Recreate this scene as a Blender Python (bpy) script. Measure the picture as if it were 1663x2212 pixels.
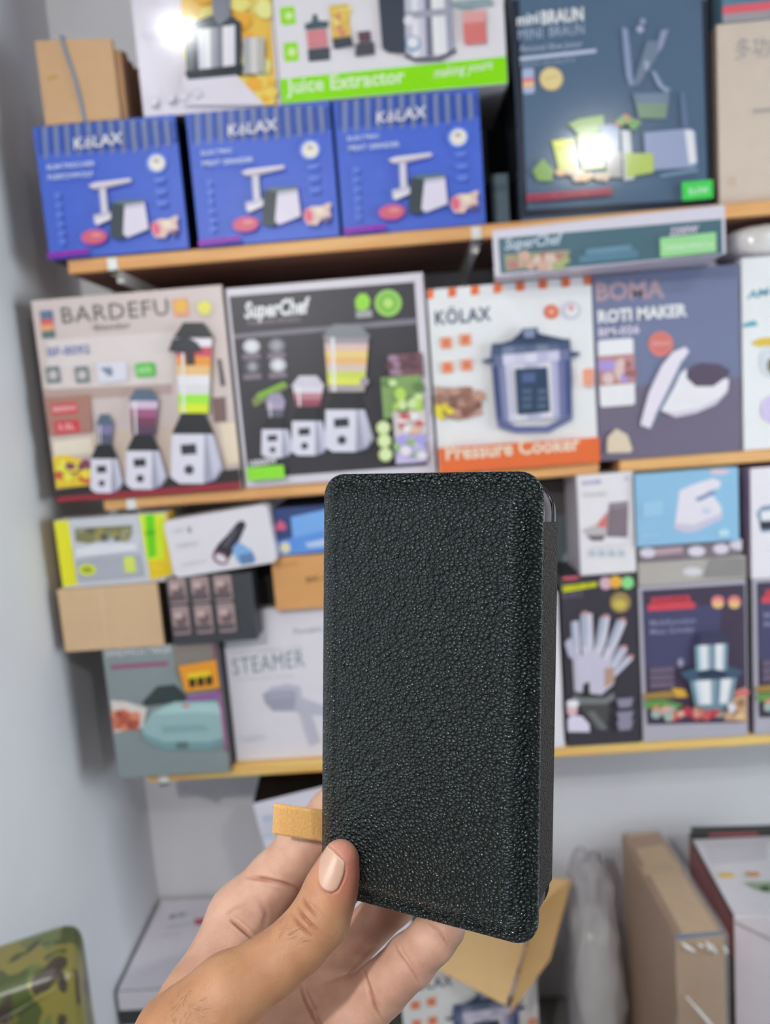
import bpy, bmesh, math, random
import numpy as np
from mathutils import Vector, Matrix
from mathutils.bvhtree import BVHTree

S = bpy.context.scene
COL = S.collection
for o in list(bpy.data.objects):
    bpy.data.objects.remove(o)
random.seed(4)

# ------------------------------------------------------------------ camera
FPX, CX, CY = 1663.0, 831.5, 1106.0          # focal length and centre in pixels of the 1663x2212 frame
YAW, PITCH, ROLL = (math.radians(a) for a in (2.03, 7.8, 4.45))
CAM = Vector((0.0, 0.0, 1.55))
cF = Vector((-math.sin(YAW) * math.cos(PITCH), math.cos(YAW) * math.cos(PITCH), -math.sin(PITCH)))
r0 = cF.cross(Vector((0, 0, 1))).normalized()
u0 = r0.cross(cF)
cR = math.cos(ROLL) * r0 - math.sin(ROLL) * u0
cU = math.sin(ROLL) * r0 + math.cos(ROLL) * u0
cam = bpy.data.cameras.new('camera')
cam_o = bpy.data.objects.new('camera', cam)
COL.objects.link(cam_o)
cam_o.matrix_world = Matrix(((cR.x, cU.x, -cF.x, CAM.x), (cR.y, cU.y, -cF.y, CAM.y), (cR.z, cU.z, -cF.z, CAM.z), (0, 0, 0, 1)))
cam.sensor_fit = 'HORIZONTAL'
cam.sensor_width = 36.0
cam.lens = 36.0 * FPX / 1663.0
cam.clip_start = 0.02
cam.dof.use_dof = True
cam.dof.focus_distance = 0.272
cam.dof.aperture_fstop = 13.5
S.camera = cam_o

# ------------------------------------------------------------------ world, exposure
W = bpy.data.worlds.new('world')
S.world = W
W.use_nodes = True
W.node_tree.nodes['Background'].inputs[0].default_value = (0.8, 0.85, 1.0, 1)
W.node_tree.nodes['Background'].inputs[1].default_value = 0.3
S.view_settings.view_transform = 'Standard'
S.view_settings.look = 'None'
S.view_settings.gamma = 1.0
S.view_settings.use_curve_mapping = False
S.view_settings.exposure = 0.25
S.cycles.max_bounces = 10
S.cycles.diffuse_bounces = 6
S.cycles.caustics_reflective = False
S.cycles.caustics_refractive = False
LAMP_POWER = 36.0
BULB_POWER = 43.0
FILL_WINDOW_LIGHT, FILL_WINDOW_Y = 6.5, -0.3

# ------------------------------------------------------------------ small helpers
def lin(c):
    return tuple((x / 255 / 12.92) if x / 255 <= 0.04045 else ((x / 255 + 0.055) / 1.055) ** 2.4 for x in c)
KREF = 0.78
def alb(c, k=KREF):
    return tuple(min(0.88, x / k) for x in lin(c)) + (1.0,)

def ray(px, py):
    return cR * ((px - CX) / FPX) - cU * ((py - CY) / FPX) + cF
def on_y(px, py, Y):
    d = ray(px, py); return CAM + d * (Y / d.y)
def on_z(px, py, z):
    d = ray(px, py); return CAM + d * ((z - CAM.z) / d.z)
def at_depth(px, py, z):
    return CAM + ray(px, py) * z

def tag(o, label=None, cat=None, group=None, kind=None):
    if label: o['label'] = label
    if cat: o['category'] = cat
    if group: o['group'] = group
    if kind: o['kind'] = kind
    return o

def new_mat(name):
    m = bpy.data.materials.new(name); m.use_nodes = True
    nt = m.node_tree
    return m, nt, nt.nodes['Principled BSDF']

def noise_mat(name, c1, c2, scale=8, rough=0.6, bump=0.0, bscale=60, stretch=(1, 1, 1), detail=4, spec=0.4):
    m, nt, b = new_mat(name)
    tc = nt.nodes.new('ShaderNodeTexCoord'); mp = nt.nodes.new('ShaderNodeMapping')
    mp.inputs['Scale'].default_value = stretch
    nt.links.new(tc.outputs['Object'], mp.inputs['Vector'])
    n = nt.nodes.new('ShaderNodeTexNoise'); n.inputs['Scale'].default_value = scale; n.inputs['Detail'].default_value = detail
    nt.links.new(mp.outputs[0], n.inputs['Vector'])
    r = nt.nodes.new('ShaderNodeValToRGB')
    r.color_ramp.elements[0].position = 0.35; r.color_ramp.elements[1].position = 0.65
    r.color_ramp.elements[0].color = c1; r.color_ramp.elements[1].color = c2
    nt.links.new(n.outputs['Fac'], r.inputs[0]); nt.links.new(r.outputs[0], b.inputs['Base Color'])
    b.inputs['Roughness'].default_value = rough
    b.inputs['Specular IOR Level'].default_value = spec
    if bump:
        n2 = nt.nodes.new('ShaderNodeTexNoise'); n2.inputs['Scale'].default_value = bscale
        nt.links.new(mp.outputs[0], n2.inputs['Vector'])
        bp = nt.nodes.new('ShaderNodeBump'); bp.inputs['Strength'].default_value = bump; bp.inputs['Distance'].default_value = 0.002
        nt.links.new(n2.outputs['Fac'], bp.inputs['Height']); nt.links.new(bp.outputs[0], b.inputs['Normal'])
    return m

def ink_mat(name, rough, spec=0.5, grain=0.04, bump=0.02):
    """printed board: flat inks come from the face attribute 'ink', with a faint paper grain"""
    m, nt, b = new_mat(name)
    a = nt.nodes.new('ShaderNodeAttribute'); a.attribute_name = 'ink'
    tc = nt.nodes.new('ShaderNodeTexCoord')
    n = nt.nodes.new('ShaderNodeTexNoise'); n.inputs['Scale'].default_value = 30; n.inputs['Detail'].default_value = 5
    nt.links.new(tc.outputs['Object'], n.inputs['Vector'])
    mr = nt.nodes.new('ShaderNodeMapRange'); mr.inputs['To Min'].default_value = 1 - grain; mr.inputs['To Max'].default_value = 1 + grain
    nt.links.new(n.outputs['Fac'], mr.inputs['Value'])
    mx = nt.nodes.new('ShaderNodeVectorMath'); mx.operation = 'SCALE'
    nt.links.new(a.outputs['Color'], mx.inputs[0]); nt.links.new(mr.outputs[0], mx.inputs['Scale'])
    nt.links.new(mx.outputs[0], b.inputs['Base Color'])
    b.inputs['Roughness'].default_value = rough
    b.inputs['Specular IOR Level'].default_value = spec
    if bump:
        bp = nt.nodes.new('ShaderNodeBump'); bp.inputs['Strength'].default_value = bump; bp.inputs['Distance'].default_value = 0.004
        n2 = nt.nodes.new('ShaderNodeTexNoise'); n2.inputs['Scale'].default_value = 9
        nt.links.new(tc.outputs['Object'], n2.inputs['Vector'])
        nt.links.new(n2.outputs['Fac'], bp.inputs['Height']); nt.links.new(bp.outputs[0], b.inputs['Normal'])
    return m

M_GLOSS = ink_mat('laminated_carton', 0.13, 0.5)
M_SATIN = ink_mat('satin_carton', 0.42, 0.4)
M_MATT = ink_mat('plain_carton', 0.65, 0.25, 0.07)
M_WALL = noise_mat('white_wall_paint', alb((209, 209, 213)), alb((214, 214, 218)), 3, 0.75, 0.25, 6, spec=0.2)
M_WOOD = noise_mat('shelf_edge_wood', alb((206, 148, 92)), alb((222, 170, 112)), 5, 0.5, 0.1, 40, (1, 14, 14))
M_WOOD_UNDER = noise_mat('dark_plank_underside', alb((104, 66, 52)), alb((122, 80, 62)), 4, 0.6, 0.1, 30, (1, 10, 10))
M_WOOD3 = noise_mat('yellow_shelf_wood', alb((214, 165, 92)), alb((226, 184, 112)), 5, 0.5, 0.1, 40, (1, 14, 14))
M_WHITE_METAL = noise_mat('white_painted_steel', alb((214, 212, 206)), alb((222, 220, 216)), 20, 0.4)
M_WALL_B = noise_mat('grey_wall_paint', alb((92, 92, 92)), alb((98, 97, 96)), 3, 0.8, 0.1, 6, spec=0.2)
M_FLOOR = noise_mat('grey_floor_tile', alb((112, 108, 108)), alb((124, 120, 118)), 2.5, 0.45)

class MB:
    """collects polygons with an ink colour each; build() links them as ONE mesh object"""
    def __init__(s): s.v, s.f, s.c = [], [], []
    def face(s, pts, col):
        i = len(s.v); s.v += [tuple(p) for p in pts]; s.f.append(tuple(range(i, i + len(pts)))); s.c.append(col)
    def raw(s, v, f, col):
        i = len(s.v); s.v += [tuple(p) for p in v]
        for q in f: s.f.append(tuple(i + k for k in q)); s.c.append(col)
    def box(s, x0, y0, z0, x1, y1, z1, col=(0.8, 0.8, 0.8, 1)):
        v = [(x, y, z) for z in (z0, z1) for y in (y0, y1) for x in (x0, x1)]
        s.raw(v, [(0, 2, 3, 1), (4, 5, 7, 6), (0, 1, 5, 4), (2, 6, 7, 3), (0, 4, 6, 2), (1, 3, 7, 5)], col)
    def build(s, name, mat, parent=None, smooth=False, M=None):
        me = bpy.data.meshes.new(name); me.from_pydata(s.v, [], s.f); me.validate()
        if len(me.polygons) == len(s.c):
            at = me.attributes.new('ink', 'FLOAT_COLOR', 'FACE')
            at.data.foreach_set('color', np.array(s.c, dtype=np.float32).ravel())
        me.materials.append(mat)
        if smooth:
            me.polygons.foreach_set('use_smooth', [True] * len(me.polygons))
        o = bpy.data.objects.new(name, me); COL.objects.link(o)
        if parent: o.parent = parent
        if M is not None: o.matrix_world = M
        return o

def tube(mb, pts, rad, col=(0.8, 0.8, 0.8, 1), n=8):
    pts = [Vector(p) for p in pts]; rings = []
    for i, p in enumerate(pts):
        t = (pts[min(i + 1, len(pts) - 1)] - pts[max(i - 1, 0)]).normalized()
        a = t.orthogonal().normalized() if i == 0 else (rings[-1][1] - t * rings[-1][1].dot(t)).normalized()
        b = t.cross(a); r = rad[i] if isinstance(rad, (list, tuple)) else rad
        rings.append(([p + (a * math.cos(k * 2 * math.pi / n) + b * math.sin(k * 2 * math.pi / n)) * r for k in range(n)], a))
    v = [q for r in rings for q in r[0]]; f = []
    for i in range(len(pts) - 1):
        for k in range(n):
            f.append((i * n + k, i * n + (k + 1) % n, (i + 1) * n + (k + 1) % n, (i + 1) * n + k))
    f.append(tuple(range(n))[::-1]); f.append(tuple((len(pts) - 1) * n + k for k in range(n)))
    mb.raw(v, f, col)

# ------------------------------------------------------------------ room shell
XL, YB, XR, YF, ZC = -0.725, 1.82, 2.3, -2.6, 2.75
def struct(name, b, mat):
    mb = MB(); mb.box(*b); return tag(mb.build(name, mat), kind='structure')
struct('floor', (XL - .1, YF - .1, -0.08, XR + .1, YB + .1, 0), M_FLOOR)
struct('ceiling', (XL - .1, YF - .1, ZC, XR + .1, YB + .1, ZC + .08), M_WALL_B)
struct('wall_left', (XL - .1, YF, 0, XL, YB, ZC), M_WALL)
struct('wall_back', (XL - .1, YB, 0, XR + .1, YB + .1, ZC), M_WALL)
struct('wall_right', (XR, YF, 0, XR + .1, YB, ZC), M_WALL_B)
struct('wall_front', (XL - .1, YF - .1, 0, XR + .1, YF, ZC), M_WALL_B)

def ceiling_light(x, y, label, power, size=0.2):
    mb = MB(); n = 40; R, r = 0.125, 0.105
    prof = [(R, 0), (R, -0.012), (R - .006, -0.018), (r, -0.018), (r, -0.010), (0.001, -0.010)]
    v = [(p[0] * math.cos(a * 2 * math.pi / n), p[0] * math.sin(a * 2 * math.pi / n), p[1]) for p in prof for a in range(n)]
    f = [(i * n + k, i * n + (k + 1) % n, (i + 1) * n + (k + 1) % n, (i + 1) * n + k) for i in range(len(prof) - 1) for k in range(n)]
    mb.raw(v, f, (0.8, 0.8, 0.8, 1))
    o = mb.build('ceiling_light', M_WHITE_METAL); o.location = (x, y, ZC)
    tag(o, label, 'lamp', 'round ceiling lights')
    l = bpy.data.lights.new('lamp_glow', 'AREA'); l.shape = 'DISK'; l.size = size; l.energy = power; l.color = (0.955, 0.985, 1.0)
    lo = bpy.data.objects.new('lamp_glow', l); COL.objects.link(lo); lo.location = (x, y, ZC - 0.02)
    return o
ceiling_light(1.02, -1.1, 'round white ceiling light behind the camera on the right', LAMP_POWER * 0.5)
ceiling_light(-0.60, 0.45, 'round white ceiling light in front of the shelves near the left wall', LAMP_POWER * 0.07, 0.11)

def wall_lamp(x, y, z, label, power):
    root = bpy.data.objects.new('wall_lamp', None); COL.objects.link(root); root.location = (XL + .001, y, z)
    tag(root, label, 'lamp')
    def lathe(name, prof, mat, n=24):
        mb = MB(); v = [(px_, r * math.cos(k * 2 * math.pi / n), r * math.sin(k * 2 * math.pi / n)) for px_, r in prof for k in range(n)]
        mb.raw(v, [(i * n + k, i * n + (k + 1) % n, (i + 1) * n + (k + 1) % n, (i + 1) * n + k) for i in range(len(prof) - 1) for k in range(n)], (.8, .8, .8, 1))
        return mb.build(name, mat, root, smooth=True)
    lathe('lamp_holder', [(0, .001), (0, .04), (.012, .04), (.02, .022), (.05, .020), (.05, .001)], M_WHITE_METAL)
    m, nt, b = new_mat('lit_bulb'); b.inputs['Emission Color'].default_value = (1, .97, .93, 1); b.inputs['Emission Strength'].default_value = 40
    lathe('bulb', [(.05, .012), (.06, .016), (.08, .03), (.10, .036), (.12, .031), (.132, .017), (.135, .001)], m)
    l = bpy.data.lights.new('bulb_glow', 'POINT'); l.energy = power; l.shadow_soft_size = .037; l.color = (1.0, .985, .96)
    lo = bpy.data.objects.new('bulb_glow', l); COL.objects.link(lo); lo.location = (XL + .10 + .075, y, z)
    return root
wall_lamp(XL, -0.62, 2.2, 'bare bulb lamp on the left wall behind the camera', BULB_POWER)

# unseen window added in the right wall, its glowing glass brightens the left wall
m_, nt_, b_ = new_mat('glowing_fill_glass')
b_.inputs['Base Color'].default_value = (.8, .85, .9, 1); b_.inputs['Roughness'].default_value = .6
b_.inputs['Emission Color'].default_value = (.80, .92, 1.0, 1); b_.inputs['Emission Strength'].default_value = FILL_WINDOW_LIGHT
win = MB()
for q in ((0, -.05, -.05, .04, 1.45, 0), (0, -.05, 1.15, .04, 1.45, 1.20), (0, -.05, 0, .04, 0, 1.15), (0, 1.40, 0, .04, 1.45, 1.15), (.008, .68, 0, .034, .72, 1.15)):
    win.box(q[0] - .042, q[1], q[2], q[3] - .042, q[4], q[5])
w_ = win.build('added_window_1', M_WHITE_METAL); w_.location = (XR, FILL_WINDOW_Y, .75); tag(w_, kind='structure')
for k in (0, 1):
    mb = MB(); mb.box(-.022, .002 + k * .718, .002, -.012, .678 + k * .72, 1.148); mb.build('glow_pane', m_, w_)

# ------------------------------------------------------------------ shelves
ZS1, ZS2, ZS3 = 1.867, 1.414, 0.846
YS = 1.48
def plank(x0, x1, ztop, th, mat, label):
    mb = MB(); c = (0.6, 0.4, 0.2, 1)
    e = 0.003
    prof = [(YS + e, 0), (YS, -e), (YS, -th + e), (YS + e, -th), (YB - .001, -th), (YB - .001, 0)]
    v = [(x, p[0], ztop + p[1]) for x in (x0, x1) for p in prof]; n = len(prof)
    f = [(k, (k + 1) % n, n + (k + 1) % n, n + k) for k in range(n)] + [tuple(range(n))[::-1], tuple(range(n, 2 * n))]
    mb.raw(v, f, c)
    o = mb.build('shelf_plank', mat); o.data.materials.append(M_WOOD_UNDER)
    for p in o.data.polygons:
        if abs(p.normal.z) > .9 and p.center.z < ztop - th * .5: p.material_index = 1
    return tag(o, label, 'shelf', 'wall shelves')
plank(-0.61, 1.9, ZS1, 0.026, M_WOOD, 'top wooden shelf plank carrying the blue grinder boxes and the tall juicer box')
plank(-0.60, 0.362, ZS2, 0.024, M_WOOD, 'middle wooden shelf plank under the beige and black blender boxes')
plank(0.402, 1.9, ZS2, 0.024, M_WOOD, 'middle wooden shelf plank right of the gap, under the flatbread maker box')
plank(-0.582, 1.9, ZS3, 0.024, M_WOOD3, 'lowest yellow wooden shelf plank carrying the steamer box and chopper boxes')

def bracket(x, ztop, th, label):
    root = MB(); c = (0.8, 0.8, 0.78, 1)
    zb = ztop - th
    root.box(x - .009, YS - .004, zb - .006, x + .009, YB - .001, zb - .0005, c)          # arm under the plank
    root.box(x - .009, YS - .004, zb - .006, x + .009, YS - .0008, ztop - .004, c)        # hooked lip on the front edge
    o = root.build('shelf_bracket', M_WHITE_METAL)
    tag(o, label, 'bracket', 'white shelf brackets')
    b = MB(); pts = []
    for i in range(13):
        t = i / 12 * math.pi / 2
        pts.append((x, YS + .03 + (YB - .016 - YS - .03) * math.sin(t), zb - .0125 - 0.05 * (1 - math.cos(t))))
    tube(b, pts, 0.007, c, 8)
    b.build('brace', M_WHITE_METAL, o)
    p = MB(); p.box(x - .012, YB - .012, zb - .10, x + .012, YB - .001, zb - .012, c)
    p.build('wall_plate', M_WHITE_METAL, o)
bracket(-0.525, ZS1, .026, 'white steel bracket under the left end of the top shelf')
bracket(0.155, ZS1, .026, 'white steel bracket under the top shelf beside the flat grill box')
bracket(-0.545, ZS2, .024, 'white steel bracket under the left end of the middle shelf')
bracket(0.145, ZS2, .024, 'white steel bracket under the middle shelf near the pressure cooker box')
bracket(-0.548, ZS3, .024, 'white steel bracket under the left end of the lowest shelf')

# ------------------------------------------------------------------ cartons and their print
class Box:
    pass

def rounded_outline(w, h, r, seg=4):
    pts = []
    for (cx, cz, a0) in ((w - r, h - r, 0), (r, h - r, 90), (r, r, 180), (w - r, r, 270)):
        for k in range(seg + 1):
            a = math.radians(a0 + 90 * k / seg); pts.append((cx + r * math.cos(a), cz + r * math.sin(a)))
    return pts

def carton_mesh(w, h, d, r, bev, front, side, top):
    mb = MB(); out = rounded_outline(w, h, r); n = len(out)
    def inset(b):
        return [((x - w / 2) * (1 - 2 * b / w) + w / 2, (z - h / 2) * (1 - 2 * b / h) + h / 2) for x, z in out]
    rings = [(inset(bev), 0), (out, bev), (out, d - bev), (inset(bev), d)]
    v = [(x, y, z) for ring, y in rings for x, z in ring]
    mb.v = v
    for i in range(3):
        for k in range(n):
            k2 = (k + 1) % n
            zmid = (out[k][1] + out[k2][1]) / 2; xmid = abs(out[k][0] - out[k2][0])
            c = top if (zmid > h * .98 and xmid > r * .5) else side
            mb.f.append((i * n + k, (i + 1) * n + k, (i + 1) * n + k2, i * n + k2)); mb.c.append(front if i == 0 else c)
    mb.f.append(tuple(range(n))[::-1][::-1]); mb.c.append(front)
    mb.f.append(tuple(3 * n + k for k in range(n))[::-1]); mb.c.append(side)
    return mb

def carton(name, label, cat, quad, Y, front, side=None, top=None, depth=0.2, base=None, ztop=None, yaw=0, roll=0, lean=0,
           r=0.0015, bev=0.0012, mat=None, group=None, size=None, k=KREF):
    """quad = top-left, top-right, bottom-right, bottom-left corners in photo pixels; they are cast on the upright
    plane of the carton's front (through the bottom-left corner at distance Y) and squared into a real box"""
    TL, TR, BR, BL = quad
    R3 = (Matrix.Rotation(math.radians(yaw), 3, 'Z') @ Matrix.Rotation(math.radians(lean), 3, 'X') @ Matrix.Rotation(math.radians(roll), 3, 'Y'))
    P0 = on_y(*BL, Y)
    M = Matrix.Translation(P0) @ R3.to_4x4()
    b = Box(); b.M = M
    loc = [b_hit(b, *p) for p in (TL, TR, BR, BL)]
    x0 = (loc[0][0] + loc[3][0]) / 2; x1 = (loc[1][0] + loc[2][0]) / 2
    z0 = (loc[2][1] + loc[3][1]) / 2; z1 = (loc[0][1] + loc[1][1]) / 2
    if size: x1 = x0 + size[0]; z1 = z0 + size[1]
    if base is not None:
        dz = base + 0.0006 - (P0.z + z0)
        z0 += dz
        if size: z1 += dz
    if ztop is not None: z1 = ztop - P0.z
    b.M = M @ Matrix.Translation((x0, 0, z0)); b.w = x1 - x0; b.h = z1 - z0; b.d = depth
    fc = alb(front, k); sc = alb(side or front, k); tc = alb(top or side or front, k)
    mb = carton_mesh(b.w, b.h, depth, r, bev, fc, sc, tc)
    b.mat = mat or (M_GLOSS if name in ('juicer_carton', 'tall_juicer_carton', 'cooker_carton', 'extractor_carton') else M_SATIN)
    b.o = mb.build(name, b.mat)
    b.o.matrix_world = b.M
    tag(b.o, label, cat, group)
    b.layer = 0; b.parts = {}; b.ox, b.oy, b.s = 0, 0, 1; b.k = k
    return b

def b_hit(b, px, py):
    Mi = b.M.inverted(); c = Mi @ CAM; d = Mi.to_3x3() @ ray(px, py)
    t = -c.y / d.y
    return (c.x + d.x * t, c.z + d.z * t)

FONT_CACHE = {}
def text_mesh(s, bold=0.0, shear=0.0, spacing=1.0):
    key = (s, bold, shear, spacing)
    if key in FONT_CACHE: return FONT_CACHE[key]
    cu = bpy.data.curves.new('t', 'FONT'); cu.body = s; cu.size = 1.0; cu.offset = bold; cu.shear = shear
    cu.space_character = spacing; cu.resolution_u = 2
    o = bpy.data.objects.new('t', cu); COL.objects.link(o)
    dg = bpy.context.evaluated_depsgraph_get(); dg.update()
    me = o.evaluated_get(dg).to_mesh()
    v = np.array([tuple(x.co) for x in me.vertices]) if len(me.vertices) else np.zeros((1, 3))
    f = [tuple(p.vertices) for p in me.polygons]
    o.evaluated_get(dg).to_mesh_clear()
    bpy.data.objects.remove(o); bpy.data.curves.remove(cu)
    FONT_CACHE[key] = (v, f)
    return v, f

class Art:
    """prints on a carton front; points are read off the photograph (zoom origin ox, oy and scale s) and cast on the front plane"""
    AX = 1
    def __init__(a, b, ox=0, oy=0, s=1.0): a.b, a.ox, a.oy, a.s = b, ox, oy, s
    def hit(a, x, y):
        u, w = b_hit(a.b, a.ox + x / a.s, a.oy + y / a.s)
        e = 0.0008
        return (min(max(u, e), a.b.w - e), min(max(w, e), a.b.h - e))
    def place(a, u, y, w): return (u, y, w)
    def size(a): return a.b.w, a.b.h
    def _mb(a, part):
        mb = MB(); a.b.parts.setdefault(part, []).append(mb); return mb
    def _y(a):
        a.b.layer += 1; return -0.00018 * a.b.layer - 0.0002
    def poly(a, part, col, pts, raw=False):
        y = a._y(); q = pts if raw else [a.hit(*p) for p in pts]
        ar = sum(q[i][0] * q[(i + 1) % len(q)][1] - q[(i + 1) % len(q)][0] * q[i][1] for i in range(len(q)))
        if ar < 0: q = q[::-1]
        a._mb(part).face([a.place(u, y, w) for u, w in q], alb(col, a.b.k))
    def rect(a, part, col, x0, y0, x1, y1, r=0.0):
        (u0_, w0), (u1, w1) = a.hit(x0, y0), a.hit(x1, y1)
        lo, hi = (min(u0_, u1), min(w0, w1)), (max(u0_, u1), max(w0, w1))
        if hi[0] - lo[0] < 1e-4 or hi[1] - lo[1] < 1e-4: return
        if r:
            q = [(lo[0] + x, lo[1] + z) for x, z in rounded_outline(hi[0] - lo[0], hi[1] - lo[1], min(r, (hi[0] - lo[0]) / 2.01, (hi[1] - lo[1]) / 2.01))]
        else:
            q = [lo, (hi[0], lo[1]), hi, (lo[0], hi[1])]
        a.poly(part, col, q, raw=True)
    def ell(a, part, col, cx, cy, rx, ry=None, n=22, a0=0):
        ry = ry or rx
        ca, sa = math.cos(math.radians(a0)), math.sin(math.radians(a0))
        a.poly(part, col, [(cx + ca * rx * math.cos(t) - sa * ry * math.sin(t), cy + sa * rx * math.cos(t) + ca * ry * math.sin(t)) for t in [2 * math.pi * i / n for i in range(n)]])
    def blobs(a, part, cols, x0, y0, x1, y1, n, r, seed=1):
        rg = random.Random(seed)
        for i in range(n):
            a.ell(part, cols[i % len(cols)], rg.uniform(x0, x1), rg.uniform(y0, y1), r * rg.uniform(.7, 1.3), r * rg.uniform(.6, 1.1), 10)
    def cyl(a, part, cols, TL, TR, BR, BL):
        n = len(cols)
        for i, c in enumerate(cols):
            t0, t1 = i / n, (i + 1) / n
            L = lambda p, q, t: (p[0] + (q[0] - p[0]) * t, p[1] + (q[1] - p[1]) * t)
            a.poly(part, c, [L(TL, TR, t0), L(TL, TR, t1), L(BL, BR, t1), L(BL, BR, t0)])
    def text(a, part, col, s, x0, y0, x1, y1, h, bold=0.0, shear=0.0, spacing=1.0):
        """baseline from (x0,y0) to (x1,y1), capital height h, all in zoom units"""
        v, f = text_mesh(s, bold, shear, spacing)
        A, B = a.hit(x0, y0), a.hit(x1, y1)
        H = abs(a.hit(x0, y0 - h)[1] - A[1])
        xm, xM = v[:, 0].min(), v[:, 0].max()
        capv = text_mesh('H', bold, shear)[0]; cap = capv[:, 1].max()
        y = a._y()
        L = math.hypot(B[0] - A[0], B[1] - A[1]); sl = (B[1] - A[1]) / max(B[0] - A[0], 1e-5)
        if abs(sl) < 0.035: sl = 0
        W_ = B[0] - A[0]
        pts = []
        for p in v:
            t = (p[0] - xm) / (xM - xm)
            u = A[0] + t * W_; w = A[1] + t * W_ * sl + p[1] / cap * H
            e = .0005; W1, H1 = a.size()
            pts.append(a.place(min(max(u, e), W1 - e), y, min(max(w, e), H1 - e)))
        a._mb(part).raw(pts, f, alb(col, a.b.k))
    def done(a):
        for nm, items in a.b.parts.items():                  # prints that touch make one picture, separate prints stay separate parts
            g = []
            for mb in items:
                P = np.array(mb.v); new = [P.min(0) - .0012, P.max(0) + .0012, [mb]]
                new[0][a.AX] = -9; new[1][a.AX] = 9
                merged = True
                while merged:
                    merged = False
                    for o in list(g):
                        if (o[0] < new[1]).all() and (new[0] < o[1]).all():
                            g = [x for x in g if x is not o]; new = [np.minimum(o[0], new[0]), np.maximum(o[1], new[1]), o[2] + new[2]]; merged = True
                g.append(new)
            for _, _, ms in g:
                out = MB()
                for mb in sorted(ms, key=lambda q: items.index(q)):
                    i = len(out.v); out.v += mb.v; out.f += [tuple(i + k for k in q) for q in mb.f]; out.c += mb.c
                out.build(nm, a.b.mat, a.b.o)
        a.b.parts = {}

def blender_pic(a, x, yb, w, h, hb, jar, lid=(40, 42, 46), liquid=None, body=(205, 202, 214), jw=.62):
    """countertop blender printed in zoom units: base bottom centre x, yb; base width w, base height hb, jar height h-hb"""
    P = 'appliance_picture'
    yt = yb - hb
    a.poly(P, body, [(x - w * .46, yt), (x + w * .40, yt - 2), (x + w * .42, yb - hb * .12), (x + w * .2, yb), (x - w * .3, yb), (x - w * .48, yb - hb * .12)])
    a.poly(P, (150, 150, 168), [(x + w * .22, yt), (x + w * .40, yt - 2), (x + w * .62, yb - hb * .3), (x + w * .45, yb - hb * .08), (x + w * .2, yb)])
    a.poly(P, (185, 184, 200), [(x + w * .26, yt), (x + w * .40, yt - 2), (x + w * .56, yb - hb * .35), (x + w * .4, yb - hb * .1)])
    a.rect(P, (48, 50, 58), x - w * .28, yt + hb * .22, x + w * .06, yt + hb * .40)
    a.ell(P, (60, 62, 70), x - w * .1, yb - hb * .28, w * .1)
    a.poly(P, (34, 36, 40), [(x - w * .46, yt), (x + w * .42, yt), (x + w * .22, yt - hb * .42), (x - w * .26, yt - hb * .42)])
    y1 = yt - hb * .42; y2 = yb - h
    if jar:
        n = len(jar)
        for i, c in enumerate(jar):
            t0, t1 = i / n, (i + 1) / n
            w0 = w * jw * (.42 + .1 * (1 - t0)); w1 = w * jw * (.42 + .1 * (1 - t1))
            ya = y2 + (y1 - y2) * t0; yc = y2 + (y1 - y2) * t1
            a.poly(P, c, [(x - w0, ya), (x + w0, ya), (x + w1, yc), (x - w1, yc)])
        a.poly(P, (220, 220, 228), [(x - w * jw * .36, y2), (x - w * jw * .28, y2), (x - w * jw * .25, y1), (x - w * jw * .31, y1)])
        a.poly(P, lid, [(x - w * jw * .58, y2 + 3), (x - w * jw * .3, y2 - hb * .3), (x + w * jw * .3, y2 - hb * .3), (x + w * jw * .58, y2 + 3)])


class TopArt(Art):
    """the same, printed on the carton's upper face"""
    AX = 2
    def hit(a, x, y):
        Mi = a.b.M.inverted(); c = Mi @ CAM; d = Mi.to_3x3() @ ray(a.ox + x / a.s, a.oy + y / a.s)
        t = (a.b.h - c.z) / d.z; e = 0.0008
        return (min(max(c.x + d.x * t, e), a.b.w - e), min(max(c.y + d.y * t, e), a.b.d - e))
    def place(a, u, y, w): return (u, w, a.b.h - y)
    def size(a): return a.b.w, a.b.d
ZA, ZB, ZC_, ZD, ZE = (0, 0, 2.772), (560, 0, 2.97), (1040, 0, 2.669), (40, 560, 3.198), (460, 560, 3.08)
ZF, ZG, ZH, ZI = (880, 440, 3.687), (1240, 440, 3.686), (90, 1060, 2.64), (90, 1340, 2.64)
ZJ, ZK, ZL, ZM, ZN = (1190, 980, 3.516), (1190, 1220, 3.516), (0, 1600, 2.31), (1200, 1600, 3.592), (820, 1780, 3.326)
L_, P_, B_, G_ = 'lettering', 'appliance_picture', 'badge', 'banner'
WHITE = (214, 208, 214)

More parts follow.
